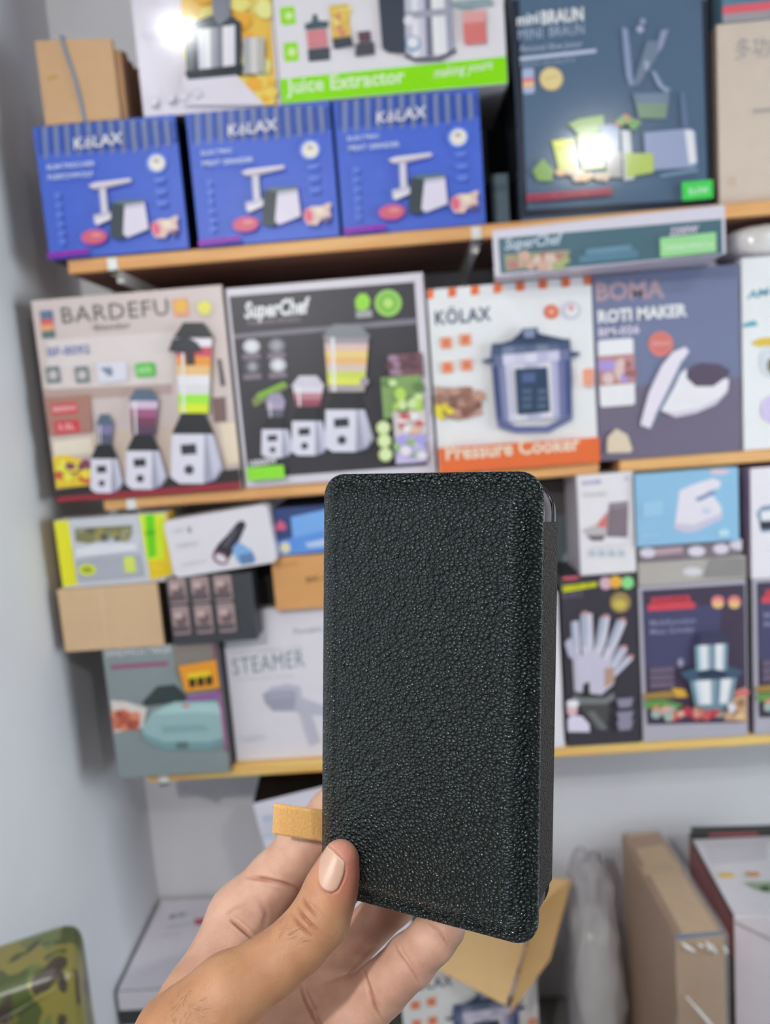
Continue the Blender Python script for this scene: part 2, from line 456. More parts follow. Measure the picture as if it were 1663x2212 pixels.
# ---- three blue grinder cartons on the top shelf
def grinder_art(b):
    a = Art(b, 90, 250, 5.04)
    for i in range(13):
        x = -45 + i * 122
        ln = (480, 460, 450, 440, 430, 425, 425, 420, 410, 390, 370, 350, 335)[i]
        a.poly('stripe_print', (112, 124, 158), [(x + 40, 60 - 0), (x + 88, 40), (x + 112, ln - 22), (x + 96, ln), (x + 72, ln - 14)])
        a.poly('stripe_print', (40, 72, 152), [(x - 10, 60), (x + 38, 60), (x + 66, ln - 30), (x + 40, ln - 70), (x + 14, ln - 40)])
    a.ell(B_, (110, 140, 215), 1258, 525, 112); a.ell(B_, (222, 208, 196), 1262, 525, 86)
    a.ell(B_, (120, 110, 120), 1258, 512, 30); a.ell(B_, (226, 214, 204), 1258, 535, 26)
    for p in ((190, 880), (200, 985), (212, 1085), (222, 1190), (236, 1290), (245, 1380)):
        a.ell('icon_print', (98, 130, 205), *p, 34); a.ell('icon_print', (70, 100, 190), p[0], p[1], 20)
    for p in ((1300, 720), (1312, 850), (1326, 975)):
        a.rect('icon_print', (92, 122, 200), p[0] - 60, p[1] - 26, p[0] + 60, p[1] - 10); a.rect('icon_print', (92, 122, 200), p[0] - 50, p[1] + 4, p[0] + 50, p[1] + 16)
    a.poly(P_, (170, 168, 186), [(640, 800), (720, 795), (750, 1070), (668, 1085)])
    a.poly(P_, (204, 200, 210), [(668, 800), (700, 798), (722, 1070), (690, 1078)])
    a.poly(P_, (206, 198, 206), [(530, 772), (600, 742), (985, 696), (996, 735), (700, 805), (590, 815)])
    a.poly(P_, (170, 160, 172), [(560, 795), (992, 722), (996, 738), (700, 808), (590, 818)])
    a.poly(P_, (182, 176, 192), [(585, 1095), (775, 1058), (790, 1130), (630, 1205), (596, 1190)])
    a.poly(P_, (212, 206, 212), [(600, 1140), (785, 1100), (788, 1128), (632, 1202)])
    a.poly(P_, (44, 56, 62), [(780, 970), (925, 960), (925, 1345), (870, 1360), (770, 1330)])
    a.poly(P_, (84, 106, 112), [(790, 962), (870, 935), (1140, 925), (1140, 955), (925, 985)])
    a.poly(P_, (205, 198, 212), [(925, 985), (1140, 955), (1184, 1245), (955, 1340), (908, 1300)])
    a.poly(P_, (176, 170, 186), [(925, 985), (1140, 955), (1146, 990), (922, 1030)])
    a.ell(P_, (196, 60, 150), 595, 1333, 142, 84, a0=-4); a.ell(P_, (190, 92, 104), 597, 1332, 126, 68, a0=-4)
    a.ell(P_, (205, 130, 136), 620, 1310, 60, 24, a0=-4)
    a.poly(P_, (206, 176, 170), [(1215, 1190), (1300, 1140), (1400, 1140), (1480, 1100), (1510, 1115), (1490, 1180), (1510, 1260), (1460, 1320), (1400, 1280), (1370, 1345), (1260, 1345), (1215, 1270)])
    a.poly(P_, (206, 96, 120), [(1215, 1180), (1290, 1180), (1320, 1260), (1280, 1330), (1230, 1280)])
    a.poly(P_, (214, 204, 180), [(1330, 1150), (1420, 1150), (1440, 1230), (1350, 1240)])
    a.poly(P_, (96, 72, 110), [(1420, 1270), (1505, 1250), (1480, 1330), (1430, 1310)])
    a.poly(G_, (128, 24, 156), [(92, 1510), (535, 1458), (545, 1515), (100, 1580)])
    a.text('brand_lettering', (226, 212, 218), 'KöLAX', 385, 392, 915, 322, 122, 0.012, 0.1, 1.05)
    a.done()
KW, KH = 0.264, 0.236
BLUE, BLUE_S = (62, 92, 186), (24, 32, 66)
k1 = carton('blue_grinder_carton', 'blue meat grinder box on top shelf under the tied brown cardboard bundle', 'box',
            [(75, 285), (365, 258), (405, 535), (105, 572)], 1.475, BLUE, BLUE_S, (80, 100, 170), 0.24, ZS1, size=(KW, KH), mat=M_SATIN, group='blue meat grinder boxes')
grinder_art(k1)
def copy_tree(o, parent=None):
    c = o.copy(); COL.objects.link(c)
    if parent: c.parent = parent
    for ch in list(o.children): copy_tree(ch, c)
    return c
def clone_box(b, quad, Y, label):
    n = Box(); n.__dict__.update(b.__dict__); n.parts = {}; n.layer = b.layer
    p = on_y(*quad[3], Y); p.z = b.M.translation.z
    n.M = Matrix.Translation(p) @ b.M.to_3x3().to_4x4()
    n.o = copy_tree(b.o); n.o.matrix_world = n.M; n.o['label'] = label
    return n
k2 = clone_box(k1, [0, 0, 0, (430, 532)], 1.478, 'blue meat grinder box in the middle of the three on the top shelf')
k3 = clone_box(k1, [0, 0, 0, (741, 503)], 1.482, 'blue meat grinder box rightmost of the three, under the green banded box')
a = Art(k1); a.text(L_, (196, 206, 226), 'ELEKTRISCHER', 109, 371, 211, 360, 10, .01); a.text(L_, (196, 206, 226), 'FLEISCHWOLF', 111, 393, 207, 381, 11, .01); a.done()
a = Art(k2); a.text(L_, (196, 206, 226), 'ELECTRIC', 439, 340, 506, 333, 9, .01); a.text(L_, (196, 206, 226), 'MEAT GRINDER', 441, 364, 550, 352, 11, .01); a.done()
a = Art(k3); a.text(L_, (196, 206, 226), 'ELECTRIC', 752, 309, 820, 301, 9, .01); a.text(L_, (196, 206, 226), 'MEAT GRINDER', 754, 331, 863, 318, 11, .01); a.done()
ZT1 = ZS1 + KH + 0.0012

# ---- white juicer carton above the blue boxes
b = carton('juicer_carton', 'white juicer box with orange slices picture, left of the green banded box', 'box',
           [(272, -190), (578, -205), (598, 222), (300, 260)], 1.485, (206, 200, 210), (196, 190, 200), None, 0.22, ZT1)
a = Art(b, *ZA)
a.poly('fruit_picture', (226, 178, 80), [(1080, -500), (1650, -520), (1660, 640), (1590, 650), (1400, 470), (1120, 460), (1085, 100)])
a.blobs('fruit_picture', [(236, 204, 120), (222, 160, 60), (240, 214, 140)], 1130, -300, 1620, 420, 34, 60, 3)
a.poly('fruit_picture', (232, 190, 92), [(1420, 470), (1650, 470), (1650, 640), (1590, 640)])
a.blobs('fruit_picture', [(240, 190, 90), (226, 160, 60)], 1500, 490, 1630, 600, 8, 40, 5)
a.poly(P_, (206, 200, 210), [(1110, 470), (1420, 460), (1590, 640), (1100, 640)])
a.poly(P_, (58, 66, 74), [(1110, 180), (1180, 140), (1290, 100), (1400, 110), (1450, 150), (1450, 460), (1130, 490)])
a.cyl(P_, [(96, 104, 112), (60, 66, 74), (200, 198, 208), (226, 222, 230), (150, 150, 160), (120, 120, 130), (214, 210, 220), (210, 206, 216), (60, 64, 70)], (1120, 200), (1450, 160), (1450, 440), (1130, 470))
a.poly(P_, (120, 122, 132), [(1270, -300), (1390, -300), (1385, 120), (1320, 170), (1280, 110)])
a.poly(P_, (44, 48, 54), [(1120, 470), (1460, 445), (1590, 455), (1590, 420), (1460, 400), (1120, 440)])
a.cyl(P_, [(160, 160, 160), (196, 192, 190), (170, 166, 160)], (1460, 240), (1590, 240), (1590, 450), (1465, 460))
for x, y in ((930, 620), (1030, 600), (1110, 590), (1190, 575)):
    a.ell('icon_print', (188, 184, 196), x, y, 30)
    a.ell('icon_print', (204, 199, 209), x, y, 22)
a.text(L_, (176, 172, 184), 'JUICER', 860, 235, 960, 222, 18); a.text(L_, (180, 176, 188), 'Centrifugal', 880, 40, 960, 30, 16)
a.done()

# ---- green banded extractor carton
b = carton('extractor_carton', 'white juice extractor box with a bright green bottom band', 'box',
           [(578, -190), (1078, -220), (1094, 172), (601, 222)], 1.478, (208, 204, 208), (190, 190, 190), None, 0.24, ZT1)
a = Art(b, *ZB)
a.poly(G_, (128, 205, 20), [(60, 515), (1600, 360), (1640, 640), (60, 760)])
a.text(L_, (206, 226, 190), 'Juice Extractor', 175, 600, 935, 512, 92, .02)
a.text(L_, (206, 226, 190), 'making yours', 1120, 500, 1500, 440, 62, .015, .25)
for y0, y1 in ((50, 155), (280, 390)):
    a.rect('icon_print', (140, 205, 40), 132 + (y0 > 200) * 22, y0, 235 + (y0 > 200) * 20, y1, 0.004)
    a.ell('icon_print', (196, 222, 150), 190 + (y0 > 200) * 20, (y0 + y1) / 2, 26)
a.poly(P_, (70, 90, 96), [(290, 160), (340, 140), (345, 95), (372, 95), (376, 135), (445, 140), (440, 180), (300, 195)])
a.rect(P_, (196, 124, 130), 305, 200, 440, 300); a.poly(P_, (70, 74, 82), [(312, 320), (452, 305), (455, 385), (318, 398)])
a.rect(P_, (206, 176, 90), 450, 40, 590, 240); a.blobs(P_, [(222, 190, 90), (206, 130, 110), (226, 200, 120)], 470, 60, 575, 225, 14, 24, 7)
a.poly(P_, (66, 70, 78), [(470, 255), (590, 240), (605, 300), (480, 322)])
a.poly(P_, (96, 74, 80), [(632, 215), (712, 205), (718, 270), (640, 280)]); a.poly(P_, (74, 74, 82), [(620, 290), (735, 275), (742, 355), (615, 370)])
a.poly(P_, (62, 68, 78), [(740, -300), (930, -300), (935, 350), (830, 345), (790, 320)])
a.cyl(P_, [(180, 178, 192), (214, 210, 222), (190, 186, 202), (110, 110, 126), (222, 218, 228), (214, 210, 222), (150, 150, 166)], (930, -100), (1220, -120), (1250, 350), (940, 385))
a.poly(P_, (70, 74, 84), [(930, 345), (1000, 385), (1150, 380), (1255, 320), (1265, 340), (1160, 400), (1000, 405), (935, 375)])
a.rect(P_, (150, 150, 164), 935, 90, 1215, 108)
a.ell(P_, (120, 150, 180), 985, 290, 50); a.ell(P_, (214, 212, 224), 985, 285, 36); a.ell(P_, (210, 208, 220), 960, 145, 34)
a.rect(P_, (198, 112, 108), 1300, 90, 1455, 285); a.rect(P_, (206, 150, 148), 1300, 90, 1455, 150)
a.poly(P_, (130, 150, 156), [(1200, 30), (1480, 0), (1500, 40), (1290, 70)])
a.done()

# ---- tied bundle of flat brown cardboard on the first blue carton
bundle = bpy.data.objects.new('cardboard_bundle', None); COL.objects.link(bundle)
pb = on_y(92, 274, 1.478); bundle.location = (pb.x + .006, pb.y, ZT1 + .0008)
tag(bundle, 'bundle of folded brown cardboard tied with a grey string, on the left blue box', 'cardboard')
rg = random.Random(3)
wb = (on_y(258, 262, 1.478) - pb).x - 0.004; hb = (on_y(90, 84, 1.478) - pb).z - .004
for i in range(9):
    mb = MB(); y = i * 0.0165; dx, dw, dh = (0, 0, 0) if i == 0 else (rg.uniform(0, .006), rg.uniform(-.002, .016), rg.uniform(-.02, 0.0))
    y1 = y + .0155; c = alb((188, 152, 116)) if i == 0 else alb(rg.choice([(150, 116, 88), (132, 98, 74), (164, 128, 96)]))
    n = 10; v = []; f = []
    for yy in (y, y1):
        for k in range(n + 1):
            t = k / n; bow = 0.002 * math.sin(t * math.pi) if i == 0 else 0
            v.append((dx + (wb + dw) * t, yy - bow, 0)); v.append((dx + (wb + dw) * t, yy - bow, hb + dh - 0.008 * t))
    m = 2 * (n + 1)
    for k in range(n):
        q = 2 * k
        f += [(q, q + 2, q + 3, q + 1), (m + q, m + q + 1, m + q + 3, m + q + 2), (q + 1, q + 3, m + q + 3, m + q + 1), (q, m + q, m + q + 2, q + 2)]
    f += [(0, 1, m + 1, m), (2 * n, m + 2 * n, m + 2 * n + 1, 2 * n + 1)]
    mb.raw(v, f, c); mb.build('cardboard_sheet', M_MATT, bundle)
mb = MB(); c = alb((120, 134, 146))
xs = wb * .45
pts = [(xs - .012, -.0035, hb + .002), (xs - .006, -.004, hb * .8), (xs + .004, -.004, hb * .5), (xs + .01, -.004, hb * .2), (xs + .012, -.0035, 0.003), (xs + .012, .149, 0.003), (xs, .150, hb * .5), (xs - .012, .149, hb + .002), (xs - .012, -.0035, hb + .002)]
tube(mb, pts, 0.0038, c, 6); mb.build('string', M_MATT, bundle)
mb = MB(); mb.face([(wb * .1, -.0016, hb * .52), (wb * .26, -.0016, hb * .55), (wb * .25, -.0016, hb * .585), (wb * .12, -.0016, hb * .57)], alb((176, 138, 70))); mb.build('stain', M_MATT, bundle)

# ---- dark goods in the gap beside the tall juicer carton
b = carton('slate_carton', 'small slate blue box in the dark gap beside the tall juicer box', 'box',
           [(1060, 378), (1096, 372), (1102, 470), (1064, 476)], 1.58, (108, 128, 140), None, None, 0.09, ZS1, mat=M_MATT)
a = Art(b); a.rect(G_, (92, 112, 124), 1062, 400, 1096, 412); a.done()
b = carton('dark_green_carton', 'tall dark green box standing behind the small slate blue box', 'box',
           [(1052, 180), (1096, 175), (1108, 470), (1066, 476)], 1.735, (52, 66, 60), (30, 34, 34), None, 0.06, ZS1, mat=M_MATT)
a = Art(b); a.rect(G_, (66, 84, 74), 1050, 215, 1104, 232); a.done()

# ---- tall slate juicer carton with a famous name
b = carton('tall_juicer_carton', 'tall slate grey juicer box with white wordmark and green tag on top shelf', 'box',
           [(1099, 8), (1519, 2), (1545, 430), (1130, 462)], 1.50, (80, 100, 122), (30, 32, 42), (90, 110, 130), 0.2, ZS1, ztop=2.287)  # front colour lightened, the glossy reflection veil is put into it
a = Art(b, *ZC_)
EDG = (42, 46, 58)
a.poly('edge_print', EDG, [(140, 0), (218, 0), (262, 1225), (180, 1240)]); a.poly('edge_print', EDG, [(1270, 0), (1340, 0), (1400, 1150), (1304, 1160)])
a.poly('edge_print', EDG, [(190, 1215), (1380, 1140), (1390, 1180), (190, 1260)])
a.text('brand_lettering', (206, 210, 226), 'mini', 205, 150, 332, 130, 66, .035); a.text('brand_lettering', (214, 214, 228), 'BRAUN', 346, 140, 588, 108, 76, .04)
a.text('brand_lettering', (160, 174, 196), 'MINI', 212, 232, 350, 214, 58); a.text('brand_lettering', (160, 174, 196), 'BRAUN', 392, 215, 590, 190, 58)
a.text(L_, (178, 188, 206), 'Personal Slow Juicer', 222, 302, 580, 262, 32, 0, .2); a.poly(L_, (178, 186, 206), [(220, 332), (660, 284), (660, 306), (220, 354)])
a.text(L_, (150, 164, 186), 'HIGH QUALITY', 225, 388, 540, 350, 24)
a.rect(B_, (160, 170, 200), 232, 400, 306, 540, .004); a.rect(B_, (206, 120, 130), 236, 455, 302, 478); a.rect(B_, (216, 176, 140), 236, 478, 302, 505)
a.ell(B_, (206, 178, 130), 400, 458, 68); a.ell(B_, (212, 194, 138), 398, 455, 56); a.text(B_, (176, 150, 96), 'GERMANY', 356, 464, 442, 452, 14)
a.poly(P_, (132, 144, 172), [(805, 160), (840, 170), (870, 460), (895, 495), (850, 500), (830, 440)])
a.poly(P_, (138, 144, 172), [(1030, 180), (1075, 172), (1040, 280), (1000, 330), (1010, 270)])
a.poly(P_, (110, 122, 140), [(950, 240), (1020, 240), (1010, 330), (900, 500), (870, 490)])
a.poly(P_, (150, 158, 178), [(935, 350), (965, 365), (960, 410), (935, 405)]); a.poly(P_, (140, 152, 176), [(975, 410), (1000, 420), (1045, 500), (1090, 520), (1060, 540), (1010, 500)])
a.ell(P_, (160, 164, 188), 910, 175, 22); a.ell(P_, (140, 150, 176), 925, 130, 18)
a.poly(P_, (112, 128, 146), [(870, 545), (1080, 540), (1060, 690), (900, 690)]); a.poly(P_, (122, 142, 122), [(885, 600), (1070, 600), (1055, 690), (905, 690)])
a.poly(P_, (98, 114, 140), [(1140, 540), (1165, 540), (1185, 740), (1155, 740)])
a.poly(P_, (146, 154, 182), [(930, 770), (1200, 745), (1228, 770), (1240, 950), (1210, 970), (990, 985), (940, 920)])
a.poly(P_, (212, 212, 226), [(1165, 755), (1215, 760), (1232, 940), (1190, 950)]); a.poly(P_, (112, 136, 156), [(1020, 1010), (1240, 970), (1240, 995), (1030, 1030)])
a.poly('fruit_picture', (150, 172, 110), [(495, 720), (560, 690), (700, 670), (700, 760), (560, 790)])
a.poly('fruit_picture', (186, 196, 60), [(400, 815), (530, 808), (545, 1000), (450, 1020)]); a.ell('fruit_picture', (214, 216, 80), 470, 830, 64, 22, a0=-5)
a.poly('fruit_picture', (170, 190, 90), [(545, 790), (690, 770), (705, 975), (580, 985)]); a.poly('fruit_picture', (200, 206, 120), [(560, 900), (690, 890), (700, 970), (585, 980)])
a.poly('fruit_picture', (134, 146, 170), [(675, 730), (790, 720), (790, 880), (690, 890)]); a.poly('fruit_picture', (160, 156, 150), [(700, 880), (800, 880), (805, 1030), (720, 1030)])
a.poly('fruit_picture', (188, 190, 190), [(800, 760), (850, 760), (875, 1040), (815, 1050)]); a.poly('fruit_picture', (170, 186, 96), [(820, 890), (985, 890), (985, 1000), (830, 1030)])
a.poly('fruit_picture', (130, 160, 90), [(290, 990), (350, 920), (415, 990), (400, 1050), (320, 1050)])
a.blobs('fruit_picture', [(206, 180, 150), (190, 170, 140), (212, 170, 120)], 440, 1000, 720, 1035, 9, 30, 2)
a.blobs('fruit_picture', [(120, 160, 100), (196, 130, 90), (110, 150, 90)], 790, 690, 920, 750, 7, 26, 9)
a.poly(L_, (170, 66, 84), [(255, 1130), (740, 1090), (740, 1130), (255, 1172)]); a.text(L_, (66, 50, 60), 'ORIGINAL PERSONAL MAKING', 262, 1165, 730, 1128, 24)
a.rect(B_, (70, 196, 84), 1142, 1060, 1330, 1150, .003); a.text(B_, (196, 232, 200), 'SLOW', 1180, 1130, 1296, 1122, 36, .02)
a.done()

# ---- plain carton with Chinese characters, and the box on it
b = carton('plain_carton', 'plain tan carton with grey Chinese characters at the right end of top shelf', 'box',
           [(1541, 50), (1875, 25), (1890, 400), (1560, 428)], 1.50, (194, 178, 164), (150, 134, 122), None, 0.25, ZS1, mat=M_MATT)
a = Art(b); a.text(L_, (140, 136, 138), '多功能', 1588, 126, 1700, 112, 34); a.rect(L_, (160, 148, 140), 1625, 236, 1690, 240); a.rect('tape', (186, 168, 150), 1570, 382, 1590, 402); a.done()
bt = b.M.translation.z + b.h
b = carton('teal_carton', 'teal box with a red bottom stripe on top of the plain tan carton', 'box',
           [(1555, -140), (1880, -160), (1890, 0), (1562, 34)], 1.50, (84, 118, 136), None, None, 0.22, bt, k=.78)
a = Art(b); a.rect(G_, (206, 92, 104), 1550, 14, 1890, 30); a.rect(G_, (150, 142, 146), 1550, 32, 1890, 46); a.done()

# ---- beige blender carton, left end of the middle shelf
b = carton('blender_carton', 'beige blender box showing three white blenders, against the left wall', 'box',
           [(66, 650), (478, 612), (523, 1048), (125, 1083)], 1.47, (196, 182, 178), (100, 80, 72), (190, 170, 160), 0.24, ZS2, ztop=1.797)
a = Art(b, *ZD)
a.poly('kitchen_picture', (206, 196, 194), [(200, 560), (1060, 500), (1060, 860), (210, 900)])
a.poly('kitchen_picture', (172, 150, 142), [(150, 900), (1060, 860), (1060, 930), (160, 985)])
a.poly('kitchen_picture', (196, 178, 166), [(230, 1230), (1540, 1100), (1580, 1420), (250, 1560)])
a.poly('kitchen_picture', (228, 200, 176), [(1390, 1140), (1500, 1125), (1535, 1400), (1440, 1420)])
a.poly('kitchen_picture', (214, 204, 186), [(240, 1260), (500, 1230), (520, 1340), (255, 1360)])
a.poly('kitchen_picture', (116, 92, 88), [(1340, 960), (1430, 950), (1440, 1120), (1350, 1130)]); a.poly('kitchen_picture', (70, 64, 70), [(1375, 690), (1400, 690), (1430, 870), (1400, 880)])
a.text('brand_lettering', (96, 92, 92), 'BARDEFU', 308, 445, 1040, 375, 112, 0.0, 0, 1.1)
a.rect(B_, (206, 150, 120), 1060, 275, 1185, 395, .006); a.ell(B_, (222, 168, 70), 1122, 325, 46); a.ell(B_, (190, 182, 150), 1287, 340, 62); a.ell(B_, (222, 206, 90), 1287, 335, 44)
a.rect(B_, (90, 110, 140), 150, 360, 245, 420); a.rect(B_, (200, 90, 80), 155, 420, 245, 455); a.rect(B_, (214, 150, 110), 158, 455, 248, 495); a.rect(B_, (84, 108, 112), 165, 500, 258, 540)
a.text(L_, (120, 112, 112), 'Blender', 530, 495, 780, 470, 44); a.text(L_, (122, 132, 176), 'BF-8092', 210, 672, 500, 650, 60, .01)
for x0 in (190, 390): a.rect('icon_print', (116, 124, 124), x0, 745, x0 + 110, 850, .003); a.ell('icon_print', (186, 178, 176), x0 + 55, 800, 30)
a.rect('icon_print', (206, 204, 214), 545, 720, 760, 840, .004); a.poly('icon_print', (120, 128, 150), [(565, 750), (650, 745), (660, 800), (630, 810)])
a.rect(B_, (90, 180, 74), 808, 722, 955, 805, .004); a.text(B_, (170, 216, 160), '100%', 830, 785, 925, 778, 36, .02)
a.poly(G_, (160, 116, 104), [(190, 960), (500, 935), (520, 1190), (220, 1220)])
a.rect(B_, (190, 70, 74), 232, 1000, 420, 1065, .003); a.text(B_, (222, 180, 180), '8000W', 250, 1055, 410, 1045, 36, .02)
a.rect(B_, (196, 62, 70), 255, 1118, 435, 1195, .003); a.text(B_, (222, 180, 180), '3.5L', 285, 1180, 400, 1172, 40, .02)
a.poly('fruit_picture', (222, 186, 50), [(245, 1360), (330, 1350), (440, 1380), (490, 1440), (500, 1560), (270, 1580)])
a.blobs('fruit_picture', [(190, 80, 60), (230, 200, 60), (120, 60, 90), (236, 212, 80)], 280, 1400, 500, 1540, 16, 34, 4)
a.poly(G_, (46, 40, 42), [(260, 1590), (1580, 1440), (1580, 1560), (270, 1650)]); a.poly(G_, (140, 40, 54), [(280, 1640), (1590, 1530), (1600, 1620), (290, 1720)])
blender_pic(a, 610, 1610, 210, 470, 235, [(120, 112, 150), (80, 84, 104)], (84, 96, 116), jw=.5)
blender_pic(a, 880, 1585, 260, 610, 265, [(196, 176, 196), (150, 84, 120), (110, 60, 84), (84, 60, 84)], (84, 100, 120), jw=.72)
blender_pic(a, 1225, 1545, 330, 1000, 340, [(216, 210, 224), (190, 70, 90), (222, 140, 60), (226, 176, 120), (214, 212, 220), (206, 204, 206), (150, 214, 60), (200, 220, 40)], (36, 38, 42), jw=.72)
a.poly(P_, (40, 44, 50), [(1050, 640), (1080, 560), (1180, 540), (1250, 580), (1290, 640), (1180, 655)]); a.rect(P_, (52, 40, 46), 1165, 640, 1235, 730)
a.done()

# ---- black blender carton with a white rim
b = carton('black_blender_carton', 'black blender box with white rim and green round seal on middle shelf', 'box',
           [(488, 622), (914, 589), (941, 1016), (528, 1048)], 1.474, (200, 194, 202), (150, 140, 142), (206, 200, 206), 0.22, ZS2)
a = Art(b, *ZE)
a.poly('dark_panel', (52, 50, 56), [(108, 248), (1340, 150), (1425, 1372), (235, 1460)])
a.poly('dark_panel', (116, 112, 122), [(135, 500), (1360, 392), (1362, 430), (138, 530)])
a.text('brand_lettering', (222, 222, 232), 'SuperChef', 212, 392, 652, 350, 105, .035, .25); a.text(L_, (150, 136, 146), 'SWISS HOME APPLIANCE', 230, 440, 580, 405, 28)
a.ell(B_, (140, 190, 90), 1165, 292, 90); a.ell(B_, (110, 170, 60), 1165, 292, 62); a.ell(B_, (170, 206, 110), 1165, 292, 34)
a.poly(B_, (140, 200, 60), [(950, 330), (945, 270), (975, 230), (1020, 230), (1045, 270), (1040, 320), (1000, 345)]); a.rect(B_, (150, 150, 150), 950, 345, 1060, 385)
for x, y, c in ((258, 580, (190, 190, 196)), (425, 575, (120, 120, 128)), (265, 715, (90, 88, 96)), (435, 705, (176, 176, 180))):
    a.ell('icon_print', c, x, y, 56, 46); a.ell('icon_print', (210, 210, 214) if c[0] > 150 else (150, 150, 158), x, y, 28)
    a.rect('icon_print', (120, 108, 118), x - 62, y + 52, x + 62, y + 82)
a.poly('lime_stick_picture', (116, 128, 80), [(260, 940), (300, 890), (480, 815), (510, 850), (420, 900), (280, 985)]); a.poly('lime_stick_picture', (120, 170, 50), [(290, 900), (470, 815), (490, 830), (310, 930)])
blender_pic(a, 420, 1320, 200, 370, 190, [(160, 146, 170), (90, 90, 104)], (150, 140, 166), jw=.6)
blender_pic(a, 635, 1305, 230, 460, 230, [(206, 200, 210), (176, 120, 130), (140, 70, 90)], (196, 190, 200), jw=.85)
blender_pic(a, 890, 1280, 300, 760, 280, [(150, 140, 146), (206, 176, 170), (222, 190, 120), (220, 170, 110), (200, 180, 170), (190, 200, 90), (206, 210, 80), (160, 150, 150)], (120, 124, 128), jw=.95)
a.ell(P_, (150, 140, 152), 1010, 815, 30)
for (x0, y0, x1, y1, c) in ((1165, 640, 1400, 780, (110, 76, 84)), (1115, 790, 1400, 1040, (120, 150, 90)), (1195, 1015, 1420, 1165, (206, 196, 196)), (1205, 1170, 1420, 1345, (190, 180, 214))):
    a.rect('food_picture', c, x0, y0, x1, y1)
a.blobs('food_picture', [(150, 120, 140), (90, 60, 70)], 1180, 660, 1370, 760, 10, 30, 1); a.blobs('food_picture', [(170, 200, 90), (190, 210, 150), (90, 120, 70)], 1140, 820, 1380, 1000, 14, 34, 2)
a.blobs('food_picture', [(190, 90, 90), (206, 170, 150), (222, 214, 214)], 1220, 1040, 1400, 1150, 9, 28, 3); a.blobs('food_picture', [(160, 150, 210), (140, 170, 120), (214, 206, 226)], 1230, 1190, 1400, 1320, 9, 36, 4)
for x, y in ((1135, 1120), (1142, 1205), (1150, 1295)): a.ell(B_, (190, 206, 140), x, y, 46); a.ell(B_, (206, 216, 170), x, y, 30)
a.rect(B_, (130, 206, 50), 235, 1380, 490, 1450, .004); a.text(B_, (206, 204, 206), '10000W', 258, 1375, 440, 1350, 40, .03)
a.done()

# ---- pressure cooker carton
def cooker_art(b, f):
    a = Art(b, *f)
    for i in range(8):
        x = 165 + i * 181; y = 600 - i * 7
        a.poly('stripe_print', (214, 108, 66), [(x - 30, y - 50), (x + 36, y - 50), (x + 42, 755 - i * 16), (x - 22, 762 - i * 16)])
    a.text('brand_lettering', (62, 78, 104), 'KÖLAX', 225, 965, 665, 925, 108, .012, 0, 1.08)
    a.ell(B_, (206, 100, 72), 1145, 862, 58); a.ell(B_, (222, 150, 130), 1145, 862, 30); a.ell(B_, (188, 184, 200), 1305, 850, 72); a.ell(B_, (224, 220, 228), 1305, 850, 54); a.ell(B_, (206, 150, 150), 1300, 830, 24)
    for x, y in ((308, 1110), (460, 1085), (318, 1305), (470, 1285)): a.rect('icon_print', (222, 148, 120), x - 48, y - 42, x + 48, y + 42, .003); a.rect('icon_print', (206, 110, 76), x - 22, y - 22, x + 22, y + 22)
    a.poly('food_picture', (176, 146, 136), [(215, 1450), (360, 1470), (470, 1480), (580, 1560), (600, 1680), (400, 1730), (240, 1680)])
    a.blobs('food_picture', [(150, 110, 96), (180, 140, 124), (130, 92, 84)], 240, 1480, 570, 1680, 26, 44, 6); a.blobs('food_picture', [(222, 200, 60), (206, 190, 80)], 235, 1610, 390, 1700, 7, 34, 8)
    a.cyl(P_, [(70, 78, 116), (128, 130, 160), (196, 194, 214), (214, 210, 226), (206, 202, 220), (176, 174, 198), (180, 178, 204), (206, 202, 222), (214, 210, 228), (170, 168, 196), (110, 114, 150), (74, 84, 124)], (665, 1290), (1290, 1230), (1300, 1690), (705, 1740))
    a.poly(P_, (96, 100, 140), [(705, 1700), (860, 1770), (1100, 1770), (1300, 1660), (1298, 1720), (1110, 1820), (850, 1820), (712, 1775)])
    a.cyl(P_, [(78, 90, 118), (120, 128, 152), (96, 108, 134), (90, 100, 126), (120, 126, 150), (96, 104, 132), (78, 88, 116)], (665, 1120), (1280, 1080), (1290, 1180), (655, 1230))
    a.cyl(P_, [(106, 112, 146), (200, 196, 214), (190, 188, 208), (206, 200, 220), (176, 176, 200), (196, 192, 212), (110, 116, 150)], (660, 1215), (1285, 1165), (1288, 1245), (668, 1300))
    a.poly(P_, (66, 80, 104), [(655, 1150), (900, 1060), (1090, 1050), (1275, 1090), (1275, 1120), (900, 1130)])
    a.poly(P_, (54, 66, 86), [(820, 1090), (880, 1040), (905, 1000), (1020, 990), (1030, 1035), (1110, 1060), (1110, 1095), (960, 1110)]); a.poly(P_, (126, 134, 160), [(905, 1010), (1005, 995), (1000, 1070), (925, 1075)])
    a.poly(P_, (74, 84, 112), [(580, 1250), (680, 1225), (690, 1275), (600, 1268)]); a.poly(P_, (74, 84, 112), [(1275, 1180), (1360, 1188), (1352, 1212), (1280, 1235)])
    a.poly(P_, (54, 70, 92), [(845, 1320), (1100, 1305), (1122, 1655), (868, 1680)]); a.rect(P_, (84, 96, 134), 900, 1355, 1010, 1420)
    for i in range(3):
        for j in range(2): a.rect(P_, (84, 100, 120), 900 + j * 120, 1480 + i * 58, 980 + j * 120, 1510 + i * 58)
    a.rect(B_, (222, 150, 126), 1375, 1320, 1470, 1450, .003)
    a.poly(G_, (214, 106, 62), [(225, 1945), (1520, 1855), (1530, 2200), (225, 2300)])
    a.text(L_, (236, 206, 186), 'Pressure Cooker', 305, 2035, 1360, 1968, 118, .025)
    a.done()
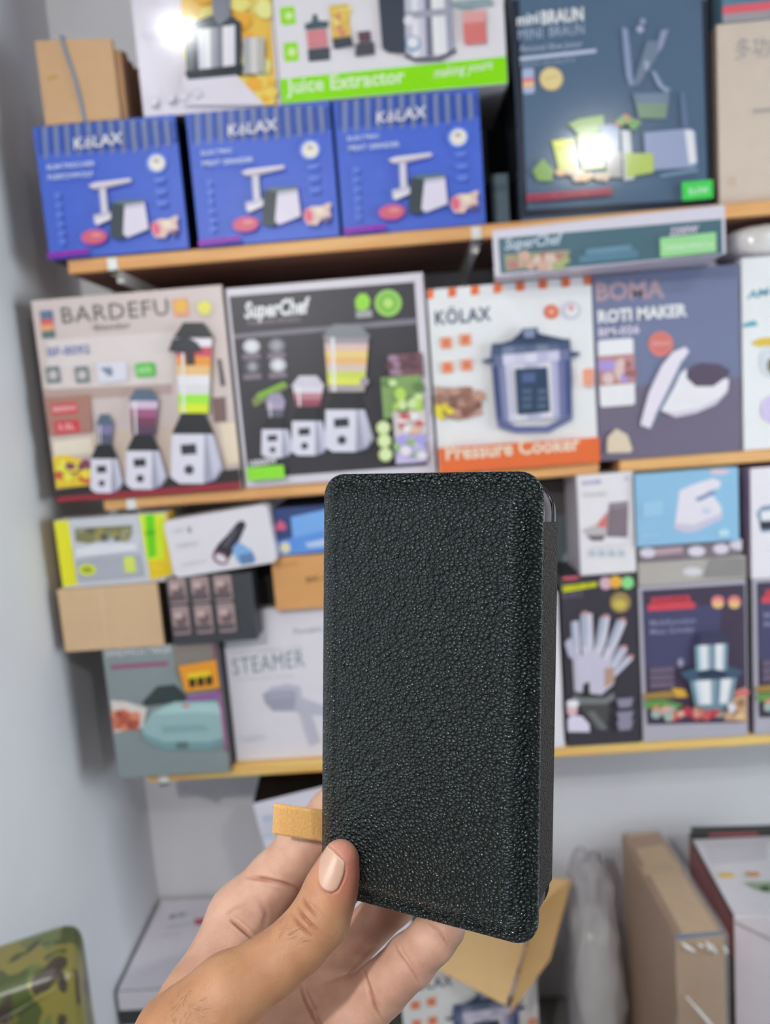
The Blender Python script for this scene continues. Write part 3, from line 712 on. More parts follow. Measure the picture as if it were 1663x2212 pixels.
ck = carton('cooker_carton', 'white and orange pressure cooker box on the middle shelf beside the black blender box', 'box',
            [(922, 612), (1278, 600), (1291, 985), (946, 1015)], 1.476, (226, 220, 228), (96, 104, 118), None, 0.24, ZS2, ztop=1.7585)
cooker_art(ck, ZF)

# ---- flatbread maker carton
b = carton('flatbread_maker_carton', 'grey blue roti maker box with white lettering under the flat grill box', 'box',
           [(1281, 602), (1596, 574), (1602, 970), (1293, 990)], 1.478, (108, 114, 142), (58, 60, 78), None, 0.24, ZS2, ztop=1.7585)  # front and panel colours raised, the sheen of the board painted in
a = Art(b, *ZG)
a.poly('dark_panel', (106, 98, 116), [(180, 1480), (1340, 1380), (1340, 2000), (190, 2060)])
a.text('brand_lettering', (166, 142, 150), 'BOMA', 175, 770, 720, 745, 142, .035); a.text(L_, (122, 118, 146), 'SINCE 1985', 180, 810, 380, 795, 22)
a.text('brand_lettering', (226, 218, 228), 'ROTI MAKER', 190, 948, 900, 905, 96, .045); a.text(L_, (204, 196, 212), 'BM-026', 195, 1055, 520, 1035, 62, .03)
a.ell(B_, (206, 122, 112), 688, 1118, 100); a.ell(B_, (196, 112, 104), 690, 1110, 80); a.text(B_, (226, 176, 168), '30cm', 620, 1135, 755, 1128, 40)
a.rect('food_picture', (222, 214, 222), 185, 1090, 485, 1600, .006); a.rect('food_picture', (176, 130, 130), 187, 1215, 485, 1430)
a.blobs('food_picture', [(206, 180, 176), (160, 140, 196), (150, 96, 96)], 220, 1260, 460, 1400, 10, 46, 5)
a.poly(P_, (84, 72, 90), [(900, 1330), (1000, 1270), (1150, 1280), (1235, 1330), (1180, 1440), (980, 1460), (890, 1400)])
a.poly(P_, (220, 212, 222), [(690, 1650), (720, 1560), (830, 1360), (890, 1310), (890, 1390), (960, 1455), (1100, 1455), (1190, 1390), (1225, 1400), (1215, 1500), (1120, 1600), (960, 1670), (800, 1700)])
a.poly(P_, (196, 188, 202), [(690, 1650), (800, 1660), (980, 1630), (1150, 1540), (1215, 1470), (1215, 1500), (1120, 1600), (960, 1670), (800, 1702)])
a.poly(P_, (214, 206, 222), [(520, 1760), (590, 1500), (690, 1290), (780, 1180), (880, 1140), (910, 1180), (850, 1260), (760, 1440), (660, 1640), (600, 1790)])
a.poly(P_, (110, 120, 146), [(850, 1250), (880, 1260), (790, 1460), (700, 1620), (610, 1790), (640, 1680), (760, 1440)])
a.poly('food_picture', (206, 190, 166), [(255, 1960), (260, 1860), (330, 1790), (420, 1840), (460, 1960), (440, 1980), (260, 1985)])
a.done()

# ---- white carton at the right end of the middle shelf, with a wrapped pack on it
b = carton('white_carton', 'white box with teal writing at right edge, beside the roti maker box', 'box',
           [(1601, 570), (1900, 545), (1905, 945), (1606, 973)], 1.478, (224, 216, 228), (200, 196, 206), None, 0.22, ZS2, ztop=1.768)
a = Art(b, *ZG)
a.text(L_, (86, 146, 166), 'AM-550', 1370, 760, 1760, 690, 60, .03, .2); a.poly(P_, (70, 150, 170), [(1340, 960), (1400, 940), (1440, 930), (1460, 970), (1340, 985)])
a.poly('food_picture', (206, 176, 70), [(1400, 1110), (1480, 1070), (1600, 1060), (1600, 1130), (1460, 1140)]); a.ell('food_picture', (196, 200, 206), 1560, 1260, 90, 130); a.ell('food_picture', (120, 120, 100), 1570, 1290, 40, 60)
a.ell(P_, (196, 184, 214), 1570, 1640, 90, 110); a.done()
ZW = 1.7692
mb = MB(); n = 26; m = 14; rg = random.Random(8)
v = []; f = []
for j in range(m + 1):
    for i in range(n):
        a_ = 2 * math.pi * i / n; ph = math.pi * j / m
        sx = math.copysign(abs(math.cos(a_)) ** .45, math.cos(a_)) * math.sin(ph) ** .4; sy = math.copysign(abs(math.sin(a_)) ** .45, math.sin(a_)) * math.sin(ph) ** .4
        sz = math.copysign(abs(math.cos(ph)) ** .6, math.cos(ph))
        k = 1 + rg.uniform(-.025, .025)
        v.append((0.12 + .11 * sx * k, .10 + .085 * sy * k, .031 - .030 * sz * (1 if sz > 0 else k)))
for j in range(m):
    for i in range(n): f.append((j * n + i, j * n + (i + 1) % n, (j + 1) * n + (i + 1) % n, (j + 1) * n + i))
mb.raw(v, f, alb((206, 200, 196)))
M_FILMWHITE = noise_mat('white_plastic_wrap', alb((206, 202, 198)), alb((220, 216, 214)), 14, 0.18, 0.5, 30, spec=0.6)
o = mb.build('wrapped_pack', M_FILMWHITE, smooth=True); pp = on_y(1582, 560, 1.46); o.location = (pp.x + .012, 1.462, ZW)
tag(o, 'white plastic wrapped pack lying on the white box at right edge', 'pack')

# ---- flat grill carton resting on the cooker and flatbread cartons
b = carton('grill_carton', 'long flat teal box with silver rim lying across the cooker and roti boxes', 'box',
           [(1062, 512), (1564, 464), (1570, 566), (1070, 606)], 1.405, (196, 192, 204), (180, 172, 186), (206, 202, 210), 0.25, 1.7595, ztop=1.8395, yaw=-7)  # rim colour lightened, with highlights of the shiny film put into it
a = Art(b, *ZC_)
a.poly('dark_panel', (66, 96, 108), [(95, 1375), (1385, 1262), (1390, 1485), (110, 1580)])
a.text('brand_lettering', (178, 190, 204), 'SuperChef', 135, 1440, 470, 1412, 62, .02, .25)
a.poly('food_picture', (150, 140, 116), [(130, 1470), (510, 1440), (490, 1520), (140, 1565)]); a.blobs('food_picture', [(190, 156, 140), (170, 110, 110), (150, 160, 110), (196, 176, 160)], 150, 1475, 490, 1540, 18, 30, 3)
a.poly(P_, (92, 130, 150), [(600, 1440), (860, 1412), (870, 1450), (600, 1480)]); a.rect(P_, (80, 116, 136), 560, 1475, 900, 1490)
a.rect(B_, (142, 200, 136), 1025, 1375, 1350, 1455, .003); a.text(B_, (190, 222, 186), 'SANDWICH', 1050, 1448, 1330, 1430, 34, .01); a.text(L_, (206, 196, 214), '2200W', 1080, 1362, 1250, 1340, 44, .02, .25)
a.done()
# ---- lower shelf, left of the hand
ZG3 = 1.119
b = carton('sandwich_maker_carton', 'grey sandwich maker box with orange price sticker on the lowest shelf', 'box',
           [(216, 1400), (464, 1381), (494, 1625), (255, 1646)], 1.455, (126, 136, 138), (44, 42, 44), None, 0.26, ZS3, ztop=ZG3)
a = Art(b, *ZI)
a.poly('dark_panel', (126, 118, 112), [(740, 100), (1000, 80), (1030, 400), (820, 420), (760, 300)])
a.text('brand_lettering', (190, 190, 194), 'SANDWICH MAKER', 362, 205, 742, 180, 42, .02)
a.poly(G_, (140, 84, 108), [(395, 255), (720, 232), (722, 258), (398, 280)])
a.poly(P_, (52, 62, 62), [(570, 470), (660, 375), (760, 365), (830, 430), (820, 460), (600, 490)])
a.poly('food_picture', (206, 196, 190), [(395, 455), (480, 462), (600, 500), (580, 610), (415, 640)]); a.poly('food_picture', (196, 108, 86), [(400, 520), (470, 505), (560, 550), (560, 600), (410, 625)])
a.blobs('food_picture', [(176, 84, 66), (150, 80, 60), (206, 130, 100)], 415, 530, 540, 610, 12, 26, 2)
a.poly(P_, (142, 172, 174), [(575, 610), (640, 510), (760, 460), (1000, 455), (1040, 520), (1055, 690), (960, 730), (700, 730), (590, 680)])
a.poly(P_, (160, 190, 190), [(640, 530), (760, 475), (1000, 470), (1035, 530), (900, 520), (720, 530)])
a.poly(P_, (112, 146, 150), [(580, 640), (700, 690), (950, 690), (1055, 660), (1055, 690), (960, 732), (700, 732), (590, 682)])
a.poly(P_, (126, 158, 162), [(680, 600), (930, 590), (960, 625), (700, 640)]); a.rect(P_, (90, 110, 110), 770, 690, 840, 725); a.ell(P_, (190, 120, 120), 825, 482, 22, 10)
a.poly('magenta_strip', (120, 26, 78), [(975, 80), (1025, 80), (1100, 740), (1050, 745)]); a.poly('magenta_strip', (196, 60, 160), [(1015, 420), (1045, 420), (1060, 700), (1050, 720)])
a.poly('magenta_strip', (140, 86, 150), [(830, 430), (1030, 400), (1032, 435), (835, 455)])
a.poly('price_sticker', (222, 142, 40), [(785, 256), (998, 220), (1020, 378), (822, 404)])
a.poly('price_sticker', (222, 190, 40), [(832, 300), (960, 280), (968, 322), (842, 340)])
for x in (842, 890, 938): a.poly('price_sticker', (52, 50, 20), [(x, 328 - (x - 842) * .14), (x + 38, 322 - (x - 842) * .14), (x + 42, 372 - (x - 842) * .14), (x + 6, 380 - (x - 842) * .14)])
a.done()
ZST = 1.166
b = carton('steamer_carton', 'white garment steamer box on lowest shelf with a pale grey steamer picture', 'box',
           [(480, 1352), (775, 1325), (790, 1615), (509, 1634)], 1.50, (208, 203, 210), (196, 190, 198), None, 0.24, ZS3, ztop=ZST)
a = Art(b, *ZI)
a.text('brand_lettering', (112, 130, 140), 'STEAMER', 1095, 312, 1500, 262, 92, .0, 0, 1.15)
a.text(L_, (176, 174, 182), 'FABRIC GARMENT CARE', 1085, 195, 1490, 160, 20); a.text(L_, (180, 180, 188), 'fast heat up in seconds', 1110, 345, 1440, 318, 18); a.text(L_, (150, 150, 162), 'Portable', 1440, 80, 1600, 62, 34)
a.text(L_, (178, 184, 194), '1500W', 1140, 700, 1280, 685, 36)
a.poly(P_, (176, 174, 188), [(1262, 420), (1310, 380), (1400, 362), (1475, 375), (1485, 440), (1600, 480), (1700, 560), (1700, 590), (1600, 540), (1540, 540), (1590, 690), (1530, 720), (1470, 530), (1440, 515), (1320, 515), (1275, 470)])
a.poly(P_, (150, 150, 166), [(1262, 420), (1300, 408), (1440, 400), (1450, 440), (1440, 515), (1320, 515), (1275, 470)]); a.text(P_, (182, 180, 192), 'STEAMER', 1290, 446, 1430, 438, 22)
a.done()
b = carton('tan_carton', 'blank tan carton against left wall under the yellow and silver pack', 'box',
           [(124, 1277), (343, 1257), (352, 1394), (139, 1408)], 1.448, (196, 166, 132), (120, 100, 80), (210, 184, 150), 0.2, ZG3, mat=M_MATT)
a = Art(b, *ZH); a.rect('tape', (201, 172, 140), 340, 560, 372, 920); a.done()
zt = b.M.translation.z + b.h + .0006
b = carton('yellow_carton', 'silver and yellow battery light pack on top of the blank tan carton', 'box',
           [(116, 1100), (362, 1086), (372, 1248), (131, 1266)], 1.452, (186, 188, 196), (206, 170, 30), (190, 190, 190), 0.05, zt, ztop=1.381, r=.003)
a = Art(b, *ZH)
a.poly('yellow_band', (214, 210, 40), [(60, 150), (145, 128), (205, 535), (110, 550)])
a.poly('yellow_band', (222, 186, 30), [(650, 85), (725, 70), (745, 480), (620, 510), (605, 400), (690, 380), (700, 120)])
a.poly('yellow_band', (196, 216, 40), [(553, 120), (690, 95), (705, 390), (600, 400)]); a.poly('yellow_band', (96, 196, 20), [(590, 140), (640, 125), (655, 370), (610, 385)])
a.poly(P_, (120, 118, 80), [(190, 215), (515, 195), (515, 250), (400, 262), (270, 300), (195, 290)]); a.blobs(P_, [(150, 140, 80), (90, 92, 84), (140, 140, 110)], 215, 225, 500, 270, 16, 24, 2)
a.poly(P_, (206, 206, 214), [(190, 330), (330, 300), (540, 300), (560, 340), (200, 380)]); a.poly(P_, (160, 162, 172), [(200, 400), (560, 360), (585, 480), (215, 515)])
a.ell(B_, (196, 206, 50), 265, 448, 50, 32); a.ell(B_, (140, 150, 40), 265, 448, 30, 16); a.rect(B_, (196, 208, 90), 470, 375, 545, 460, .003)
a.text(L_, (70, 150, 20), 'LIGHT', 596, 250, 650, 244, 20, .02)
a.done()
b = carton('gadget_carton', 'dark box with six small pinkish pictures, below the torch box', 'box',
           [(352, 1250), (541, 1236), (556, 1361), (377, 1376)], 1.44, (58, 60, 64), (30, 30, 34), None, 0.055, ZG3 + .002)
a = Art(b, *ZH)
for r_, (y0, y1) in enumerate(((498, 640), (660, 815))):
    for c_ in range(3):
        x0 = 716 + c_ * 130 + r_ * 22; y = y0 - c_ * 10
        a.rect('food_picture', (150, 128, 128), x0, y, x0 + 118, y1 - c_ * 8, .004); a.ell('food_picture', (104, 86, 90), x0 + 60, y + 75, 34); a.ell('food_picture', (180, 156, 152), x0 + 42, y + 50, 26, 20); a.rect('food_picture', (90, 80, 84), x0 + 10, y1 - 44 - c_ * 8, x0 + 108, y1 - 12 - c_ * 8)
a.done()
zg = b.M.translation.z + b.h
b = carton('yellow_tag_carton', 'black box with a small yellow mark in the dark gap behind the six picture box', 'box',
           [(520, 1225), (592, 1218), (604, 1330), (540, 1338)], 1.53, (44, 42, 40), (30, 30, 30), None, 0.15, ZST, mat=M_MATT)
a = Art(b, *ZH); a.ell(B_, (150, 160, 190), 1195, 490, 30, 20); a.poly(B_, (206, 176, 60), [(1170, 520), (1225, 510), (1215, 545), (1180, 550)]); a.done()
b = carton('torch_carton', 'white rounded box printed with a black torch, tilted on the six picture box', 'box',
           [(354, 1127), (577, 1088), (597, 1213), (375, 1252)], 1.442, (206, 202, 208), (186, 182, 188), None, 0.05, roll=-5.2, r=.012)
a = Art(b, *ZH)
a.poly(P_, (48, 44, 52), [(1118, 178), (1150, 170), (1166, 195), (1120, 300), (1072, 385), (1040, 410), (990, 385), (978, 350), (1010, 300), (1060, 250)])
a.poly(P_, (84, 80, 96), [(1098, 215), (1115, 220), (1060, 320), (1030, 320)]); a.ell(P_, (120, 80, 100), 1020, 385, 50, 34, a0=30); a.ell(P_, (206, 200, 206), 1022, 385, 34, 20, a0=30)
a.poly('light_beam_picture', (120, 160, 206), [(1085, 330), (1120, 290), (1200, 340), (1225, 395), (1120, 410)]); a.rect('light_beam_picture', (90, 120, 160), 1125, 365, 1215, 410)
a.text(L_, (170, 168, 176), 'LED', 760, 240, 810, 232, 20); a.poly(L_, (130, 140, 150), [(830, 210), (850, 205), (855, 235), (838, 240)])
a.text(L_, (172, 170, 178), 'TORCH', 770, 330, 890, 312, 26); a.text(L_, (182, 180, 186), 'zoom focus', 800, 430, 940, 405, 22)
a.done()
b = carton('kraft_carton', 'orange brown kraft box with a small dark mark, on the steamer box beside the case', 'box',
           [(580, 1216), (775, 1180), (785, 1318), (604, 1342)], 1.474, (198, 146, 92), (120, 84, 50), (214, 170, 116), 0.2, ZST, mat=M_MATT)
a = Art(b, *ZH); a.text(L_, (130, 96, 60), 'BK-9', 1510, 525, 1640, 505, 32, .03); a.text(L_, (170, 126, 80), 'HOME', 1340, 445, 1460, 425, 22); a.done()
zt = b.M.translation.z + b.h + .0006
b = carton('blue_carton', 'small dark blue box with glowing blue picture on top of the kraft box', 'box',
           [(588, 1106), (775, 1078), (782, 1184), (603, 1204)], 1.478, (52, 66, 110), (30, 36, 60), None, 0.18, zt)
a = Art(b, *ZH)
a.poly('light_beam_picture', (112, 160, 226), [(1420, 150), (1700, 90), (1760, 330), (1440, 350)]); a.poly('light_beam_picture', (90, 136, 206), [(1320, 290), (1600, 230), (1760, 330), (1345, 372)]); a.poly('light_beam_picture', (170, 190, 226), [(1500, 300), (1760, 240), (1760, 300), (1520, 325)])
a.poly(B_, (196, 90, 120), [(1325, 200), (1360, 165), (1395, 195), (1390, 225), (1330, 225)]); a.ell(B_, (206, 200, 170), 1388, 325, 32)
a.done()

# ---- lower shelf, right of the case
b = carton('hidden_white_carton', 'white box on lowest shelf, almost wholly behind the black case', 'box',
           [(1010, 1290), (1211, 1280), (1212, 1600), (1015, 1612)], 1.472, (212, 206, 212), None, None, 0.22, ZS3)
a = Art(b); a.rect(G_, (170, 190, 200), 1040, 1340, 1185, 1380); a.done()
ZKN = 1.196
b = carton('knife_carton', 'black knife set box showing fanned pale handled knives in a block', 'box',
           [(1216, 1230), (1374, 1222), (1381, 1572), (1217, 1582)], 1.474, (58, 54, 62), (36, 34, 40), None, 0.22, ZS3, ztop=ZKN)
a = Art(b, *ZK)
a.poly(B_, (196, 84, 100), [(90, 60), (150, 20), (225, 40), (190, 110), (90, 115)]); a.poly(L_, (206, 206, 30), [(85, 160), (345, 130), (345, 165), (90, 208)]); a.text(L_, (120, 120, 20), 'KNIFE SET', 95, 190, 335, 160, 26, .02)
for x, y, c in ((415, 140, (196, 160, 170)), (490, 130, (222, 160, 66)), (580, 135, (130, 200, 130))): a.ell(B_, c, x, y, 48)
a.ell(B_, (150, 130, 76), 525, 285, 78); a.ell(B_, (190, 170, 80), 520, 300, 50, 36); a.text(L_, (120, 112, 140), '9 PCS', 90, 265, 240, 235, 40)
for pts in ([(150, 430), (205, 420), (225, 700), (215, 960), (175, 960), (160, 700)], [(220, 370), (310, 365), (320, 600), (300, 820), (250, 820), (225, 560)], [(370, 395), (445, 385), (420, 560), (345, 800), (300, 800), (340, 560)],
            [(500, 410), (570, 430), (500, 600), (400, 820), (350, 800), (430, 580)], [(520, 610), (580, 640), (420, 860), (350, 900), (420, 760)], [(570, 680), (620, 710), (480, 850), (380, 930), (420, 830)]):
    a.poly('knife_picture', (196, 190, 204), pts)
    c = [(p[0] * .55 + pts[0][0] * .45, p[1] * .55 + pts[0][1] * .45) for p in pts]
    a.poly('knife_picture', (160, 166, 182), c)
for x, y in ((255, 362), (412, 385), (540, 412), (552, 618), (600, 690)): a.ell('knife_picture', (190, 140, 136), x, y, 24, 14)
a.poly('knife_picture', (176, 172, 190), [(100, 590), (140, 545), (170, 600), (190, 720), (170, 720), (130, 690)])
a.poly('knife_picture', (186, 180, 196), [(180, 700), (320, 640), (480, 780), (470, 900), (380, 980), (190, 960)])
a.poly('knife_picture', (170, 140, 124), [(400, 780), (470, 770), (480, 880), (400, 930)]); a.poly('knife_picture', (40, 44, 40), [(240, 900), (285, 880), (290, 1000), (235, 1000)])
a.poly('knife_block_picture', (112, 114, 116), [(160, 980), (240, 1000), (400, 1000), (470, 960), (480, 1010), (400, 1060), (240, 1060), (165, 1030)]); a.poly('knife_block_picture', (72, 72, 70), [(195, 1050), (440, 1050), (420, 1230), (330, 1245)]); a.poly('knife_block_picture', (104, 104, 106), [(270, 1110), (320, 1100), (430, 1240), (370, 1245)])
a.poly('chef_picture', (206, 198, 220), [(95, 1260), (100, 1170), (150, 1130), (230, 1140), (285, 1200), (290, 1260)]); a.ell('chef_picture', (206, 170, 180), 155, 1090, 42, 50); a.ell('chef_picture', (222, 214, 226), 158, 1045, 50, 30)
for y in (1010, 1110, 1180): a.poly('icon_print', (132, 128, 146), [(490, y), (620, y - 12), (600, y + 60), (510, y + 70)])
a.done()
b = carton('grey_carton', 'dark grey box with pale teal print standing behind the white shaver box', 'box',
           [(1130, 1040), (1236, 1034), (1242, 1224), (1136, 1232)], 1.60, (78, 72, 72), None, None, 0.12, ZKN, mat=M_MATT)
a = Art(b, *ZJ); a.poly(G_, (86, 96, 98), [(0, 470), (200, 460), (210, 870), (0, 880)]); a.poly(G_, (140, 154, 160), [(90, 780), (160, 710), (200, 730), (205, 850), (90, 870)]); a.done()
b = carton('shaver_carton', 'white shaver box with grey device picture, standing on the knife set box', 'box',
           [(1246, 1027), (1368, 1018), (1373, 1222), (1253, 1230)], 1.468, (212, 207, 210), (170, 166, 172), None, 0.12, ZKN)
a = Art(b, *ZJ)
a.text('brand_lettering', (120, 120, 170), 'SHAVER', 235, 238, 385, 226, 30, .02); a.text(L_, (150, 146, 154), 'FOLDABLE', 245, 330, 420, 318, 28); a.ell(B_, (190, 186, 196), 575, 190, 22)
a.poly(P_, (120, 108, 116), [(440, 375), (585, 358), (580, 635), (420, 630)]); a.poly(P_, (140, 126, 132), [(450, 380), (575, 365), (575, 400), (445, 415)])
a.poly(P_, (196, 112, 104), [(340, 550), (430, 440), (420, 560), (370, 575)]); a.poly(P_, (176, 170, 172), [(230, 585), (330, 545), (420, 570), (400, 640), (300, 625)]); a.poly(P_, (104, 92, 100), [(270, 620), (410, 620), (390, 660), (310, 660)])
for x in (310, 385, 460, 535): a.ell('icon_print', (172, 182, 190), x, 755, 26)
a.text(L_, (180, 178, 182), 'waterproof', 290, 720, 560, 700, 18)
a.done()
def chopper(quad, Y):
    b = carton('chopper_carton', 'black food chopper box with silver rim under the stacked flat boxes', 'box', quad, Y, (164, 160, 170), (120, 116, 124), (196, 190, 196), 0.22, ZS3, group='food chopper boxes')
    a = Art(b, *ZK)
    a.poly('dark_panel', (66, 56, 74), [(690, 195), (1470, 145), (1485, 1195), (730, 1215)])
    a.poly('dark_panel', (70, 68, 98), [(700, 330), (1300, 300), (1250, 760), (720, 780)])
    a.poly('brand_lettering', (196, 70, 82), [(760, 250), (1050, 232), (1060, 282), (1100, 290), (1090, 330), (735, 352), (730, 305), (760, 298)]); a.text('brand_lettering', (120, 40, 50), 'CHOPPER', 775, 298, 1045, 280, 38, .02)
    for x in (1265, 1390): a.ell(B_, (206, 120, 124), x, 280, 50, 48); a.ell(B_, (214, 176, 120), x, 300, 42, 30)
    a.text(L_, (140, 140, 170), 'Multifunction', 750, 462, 1095, 438, 44, .01); a.text(L_, (140, 140, 170), 'Meat Grinder', 752, 528, 1090, 502, 44, .01)
    for y in (800, 855, 910): a.rect('icon_print', (104, 92, 110), 745, y - 18, 935, y + 14, .003)
    a.ell('icon_print', (140, 140, 160), 980, 740, 24, 34)
    a.poly('food_picture', (150, 120, 66), [(695, 975), (1000, 940), (1040, 1000), (700, 1020)]); a.poly('food_picture', (206, 160, 60), [(910, 930), (1010, 940), (1040, 1000), (960, 1005)])
    a.poly('food_picture', (96, 140, 74), [(700, 1030), (860, 1020), (1000, 1060), (960, 1085), (720, 1090)]); a.blobs('food_picture', [(190, 84, 84), (206, 160, 140), (150, 170, 160), (176, 60, 70), (200, 130, 110)], 790, 1100, 1300, 1140, 18, 44, 5)
    a.poly('food_picture', (190, 150, 120), [(1370, 950), (1475, 920), (1480, 1180), (1300, 1170)]); a.blobs('food_picture', [(150, 110, 90), (206, 180, 130), (196, 110, 110)], 1340, 950, 1470, 1150, 10, 36, 7)
    a.poly(P_, (60, 60, 84), [(1110, 560), (1130, 510), (1290, 500), (1325, 550), (1310, 590), (1110, 600)])
    a.cyl(P_, [(120, 150, 160), (200, 206, 216), (226, 222, 230), (140, 160, 170), (110, 130, 146), (222, 218, 228), (210, 210, 220), (120, 146, 156)], (1080, 605), (1325, 585), (1320, 790), (1090, 800))
    a.poly(P_, (64, 84, 104), [(960, 810), (1075, 770), (1100, 830), (1310, 820), (1330, 750), (1455, 800), (1380, 850), (1030, 870)]); a.ell(P_, (44, 56, 76), 1205, 815, 110, 34)
    a.cyl(P_, [(110, 140, 152), (196, 202, 212), (224, 220, 228), (222, 218, 228), (130, 150, 162), (100, 124, 140), (214, 212, 222), (224, 220, 228), (120, 146, 158)], (1040, 870), (1390, 845), (1350, 1040), (1080, 1060))
    a.poly(P_, (104, 130, 142), [(1080, 1050), (1350, 1030), (1290, 1080), (1150, 1085)]); a.poly(P_, (206, 206, 220), [(1320, 1040), (1370, 1030), (1380, 1090), (1340, 1110)])
    a.done()
    return b
c1 = chopper([(1380, 1272), (1610, 1250), (1617, 1557), (1386, 1570)], 1.474)
ZC1 = c1.M.translation.z + c1.h
c2 = clone_box(c1, [0, 0, 0, (1629, 1552)], 1.474, 'black food chopper box with silver rim, cut off by the right edge')
c1.o['label'] = 'black food chopper box with silver rim, whole, next to the knife set box'
b = carton('flat_grey_carton', 'flat greyish beige box lying on the whole food chopper box', 'box',
           [(1377, 1216), (1609, 1201), (1614, 1246), (1380, 1262)], 1.476, (164, 158, 152), None, (180, 176, 170), 0.2, ZC1 + .0006, mat=M_MATT)
a = Art(b, *ZJ); a.ell(B_, (196, 192, 196), 1075, 895, 76, 34); a.poly(G_, (132, 128, 126), [(1200, 800), (1470, 790), (1470, 935), (1150, 945)]); a.done()
zt = b.M.translation.z + b.h + .0006
b = carton('flat_dark_carton', 'flat dark box with pale round prints between iron box and flat beige box', 'box',
           [(1376, 1180), (1600, 1164), (1606, 1200), (1380, 1214)], 1.478, (120, 108, 116), None, None, 0.2, zt)
a = Art(b, *ZJ)
for x, y, rx in ((735, 750, 60), (1105, 740, 66), (1290, 722, 60), (1430, 690, 76)): a.ell('icon_print', (206, 198, 210), x, y, rx, 40)
a.poly('icon_print', (176, 150, 156), [(790, 720), (1000, 700), (1000, 750), (800, 770)]); a.done()
zt = b.M.translation.z + b.h + .0006
b = carton('iron_carton', 'light blue steam iron box on top of the stacked flat boxes', 'box',
           [(1369, 1012), (1594, 996), (1597, 1164), (1376, 1178)], 1.462, (134, 176, 204), (84, 104, 140), (150, 190, 214), 0.2, zt, ztop=1.386)
a = Art(b, *ZJ)
a.poly(P_, (212, 206, 214), [(975, 280), (1060, 240), (1230, 185), (1290, 210), (1280, 260), (1180, 290), (1240, 330), (1290, 400), (1300, 480), (1100, 590), (1020, 600), (935, 570), (950, 460)])
a.poly(P_, (112, 130, 166), [(1095, 340), (1230, 280), (1250, 300), (1150, 350), (1110, 362)]); a.poly(P_, (190, 182, 200), [(945, 530), (1080, 540), (1300, 450), (1300, 490), (1100, 590), (1020, 600), (935, 570)]); a.ell(P_, (184, 196, 208), 1180, 435, 36, 24)
a.ell(B_, (196, 186, 200), 1275, 135, 76, 28); a.text(L_, (176, 204, 222), 'Steam Iron', 680, 635, 820, 618, 26); a.rect(B_, (174, 206, 224), 1270, 578, 1350, 622, .002); a.rect('icon_print', (146, 186, 210), 690, 370, 850, 470)
a.done()
b = carton('white_maker_carton', 'white box with a dark appliance picture at the right edge, above a chopper box', 'box',
           [(1618, 1012), (1850, 995), (1860, 1222), (1625, 1238)], 1.472, (214, 208, 214), (150, 130, 150), None, 0.2, ZC1 + .0006)
a = Art(b, *ZJ); a.poly(P_, (120, 140, 160), [(1560, 450), (1600, 400), (1800, 370), (1900, 560), (1600, 600)]); a.poly(P_, (214, 212, 222), [(1590, 440), (1780, 410), (1790, 500), (1600, 510)]); a.poly(P_, (50, 48, 60), [(1585, 520), (1850, 490), (1860, 570), (1590, 575)]); a.done()

# ------------------------------------------------------------------ goods on the floor
zlid = 0.338
p_f, p_b = on_z(270, 2140, zlid), on_z(362, 1958, zlid)
xl = XL + .008
def box_at(name, label, x, y, z, w, h, d, front, side=None, top=None, yaw=0.0, mat=None, roll=0.0, r=.0015, lean=0.0, M=None):
    b = Box(); b.w, b.h, b.d = w, h, d; b.k = KREF; b.layer = 0; b.parts = {}; b.mat = mat or M_GLOSS
    b.M = M or (Matrix.Translation((x, y, z)) @ (Matrix.Rotation(math.radians(yaw), 3, 'Z') @ Matrix.Rotation(math.radians(lean), 3, 'X') @ Matrix.Rotation(math.radians(roll), 3, 'Y')).to_4x4())
    mb = carton_mesh(w, h, d, r, .0012, alb(front), alb(side or front), alb(top or side or front))
    b.o = mb.build(name, b.mat); b.o.matrix_world = b.M; tag(b.o, label, 'box')
    return b
yb0 = p_f.y
low = box_at('white_stock_carton', 'plain white carton on floor under the black sided flat box', xl, yb0 + .004, 0.0006, 0.52, 0.252, YB - yb0 - .02, (204, 198, 206))
lid = box_at('flat_black_carton', 'flat box with white printed top and black sides in the lower left corner', xl, yb0, 0.2535, 0.50, zlid - .2535, YB - yb0 - .012, (46, 46, 44), (46, 46, 44), (210, 204, 212))
a = Art(lid); a.rect('white_lip', (212, 206, 212), 200, 2100, 900, 2150); a.done()
a = TopArt(lid, 340, 1900, 7.09)
a.poly(B_, (176, 84, 104), [(560, 610), (780, 575), (770, 690), (575, 700)])
a.text(L_, (130, 144, 154), 'Mini Oven', 170, 620, 420, 560, 90, .02); a.text(L_, (168, 176, 186), 'stainless steel', 120, 760, 560, 690, 60); a.text(L_, (190, 176, 190), 'Made in China', 60, 890, 340, 850, 44)
a.done()
# tilted printed box with a black top standing on it
tp = on_y(545, 1737, 1.50)
R3 = (Matrix.Rotation(math.radians(4), 3, 'Z') @ Matrix.Rotation(math.radians(-9), 3, 'Y'))
hh = 0.35
org = tp - R3 @ Vector((0, 0, hh))
dz = (zlid + .001) - org.z
tb = box_at('tilted_carton', 'tilted white box with black top and small print, behind the hand', 0, 0, 0, 0.26, hh - dz, 0.24, (204, 200, 212), (70, 92, 104), (30, 28, 24), M=Matrix.Translation(tp - R3 @ Vector((0, 0, hh - dz))) @ R3.to_4x4())
a = Art(tb, 520, 1630, 8.315)
a.poly('edge_print', (96, 130, 150), [(150, 900), (200, 890), (380, 1900), (300, 1900)])
for i, y in enumerate((1110, 1150, 1205, 1300, 1400, 1470)): a.poly(L_, (150, 170, 186), [(390, y), (700, y - 30), (705, y - 8), (394, y + 24)])
a.done()
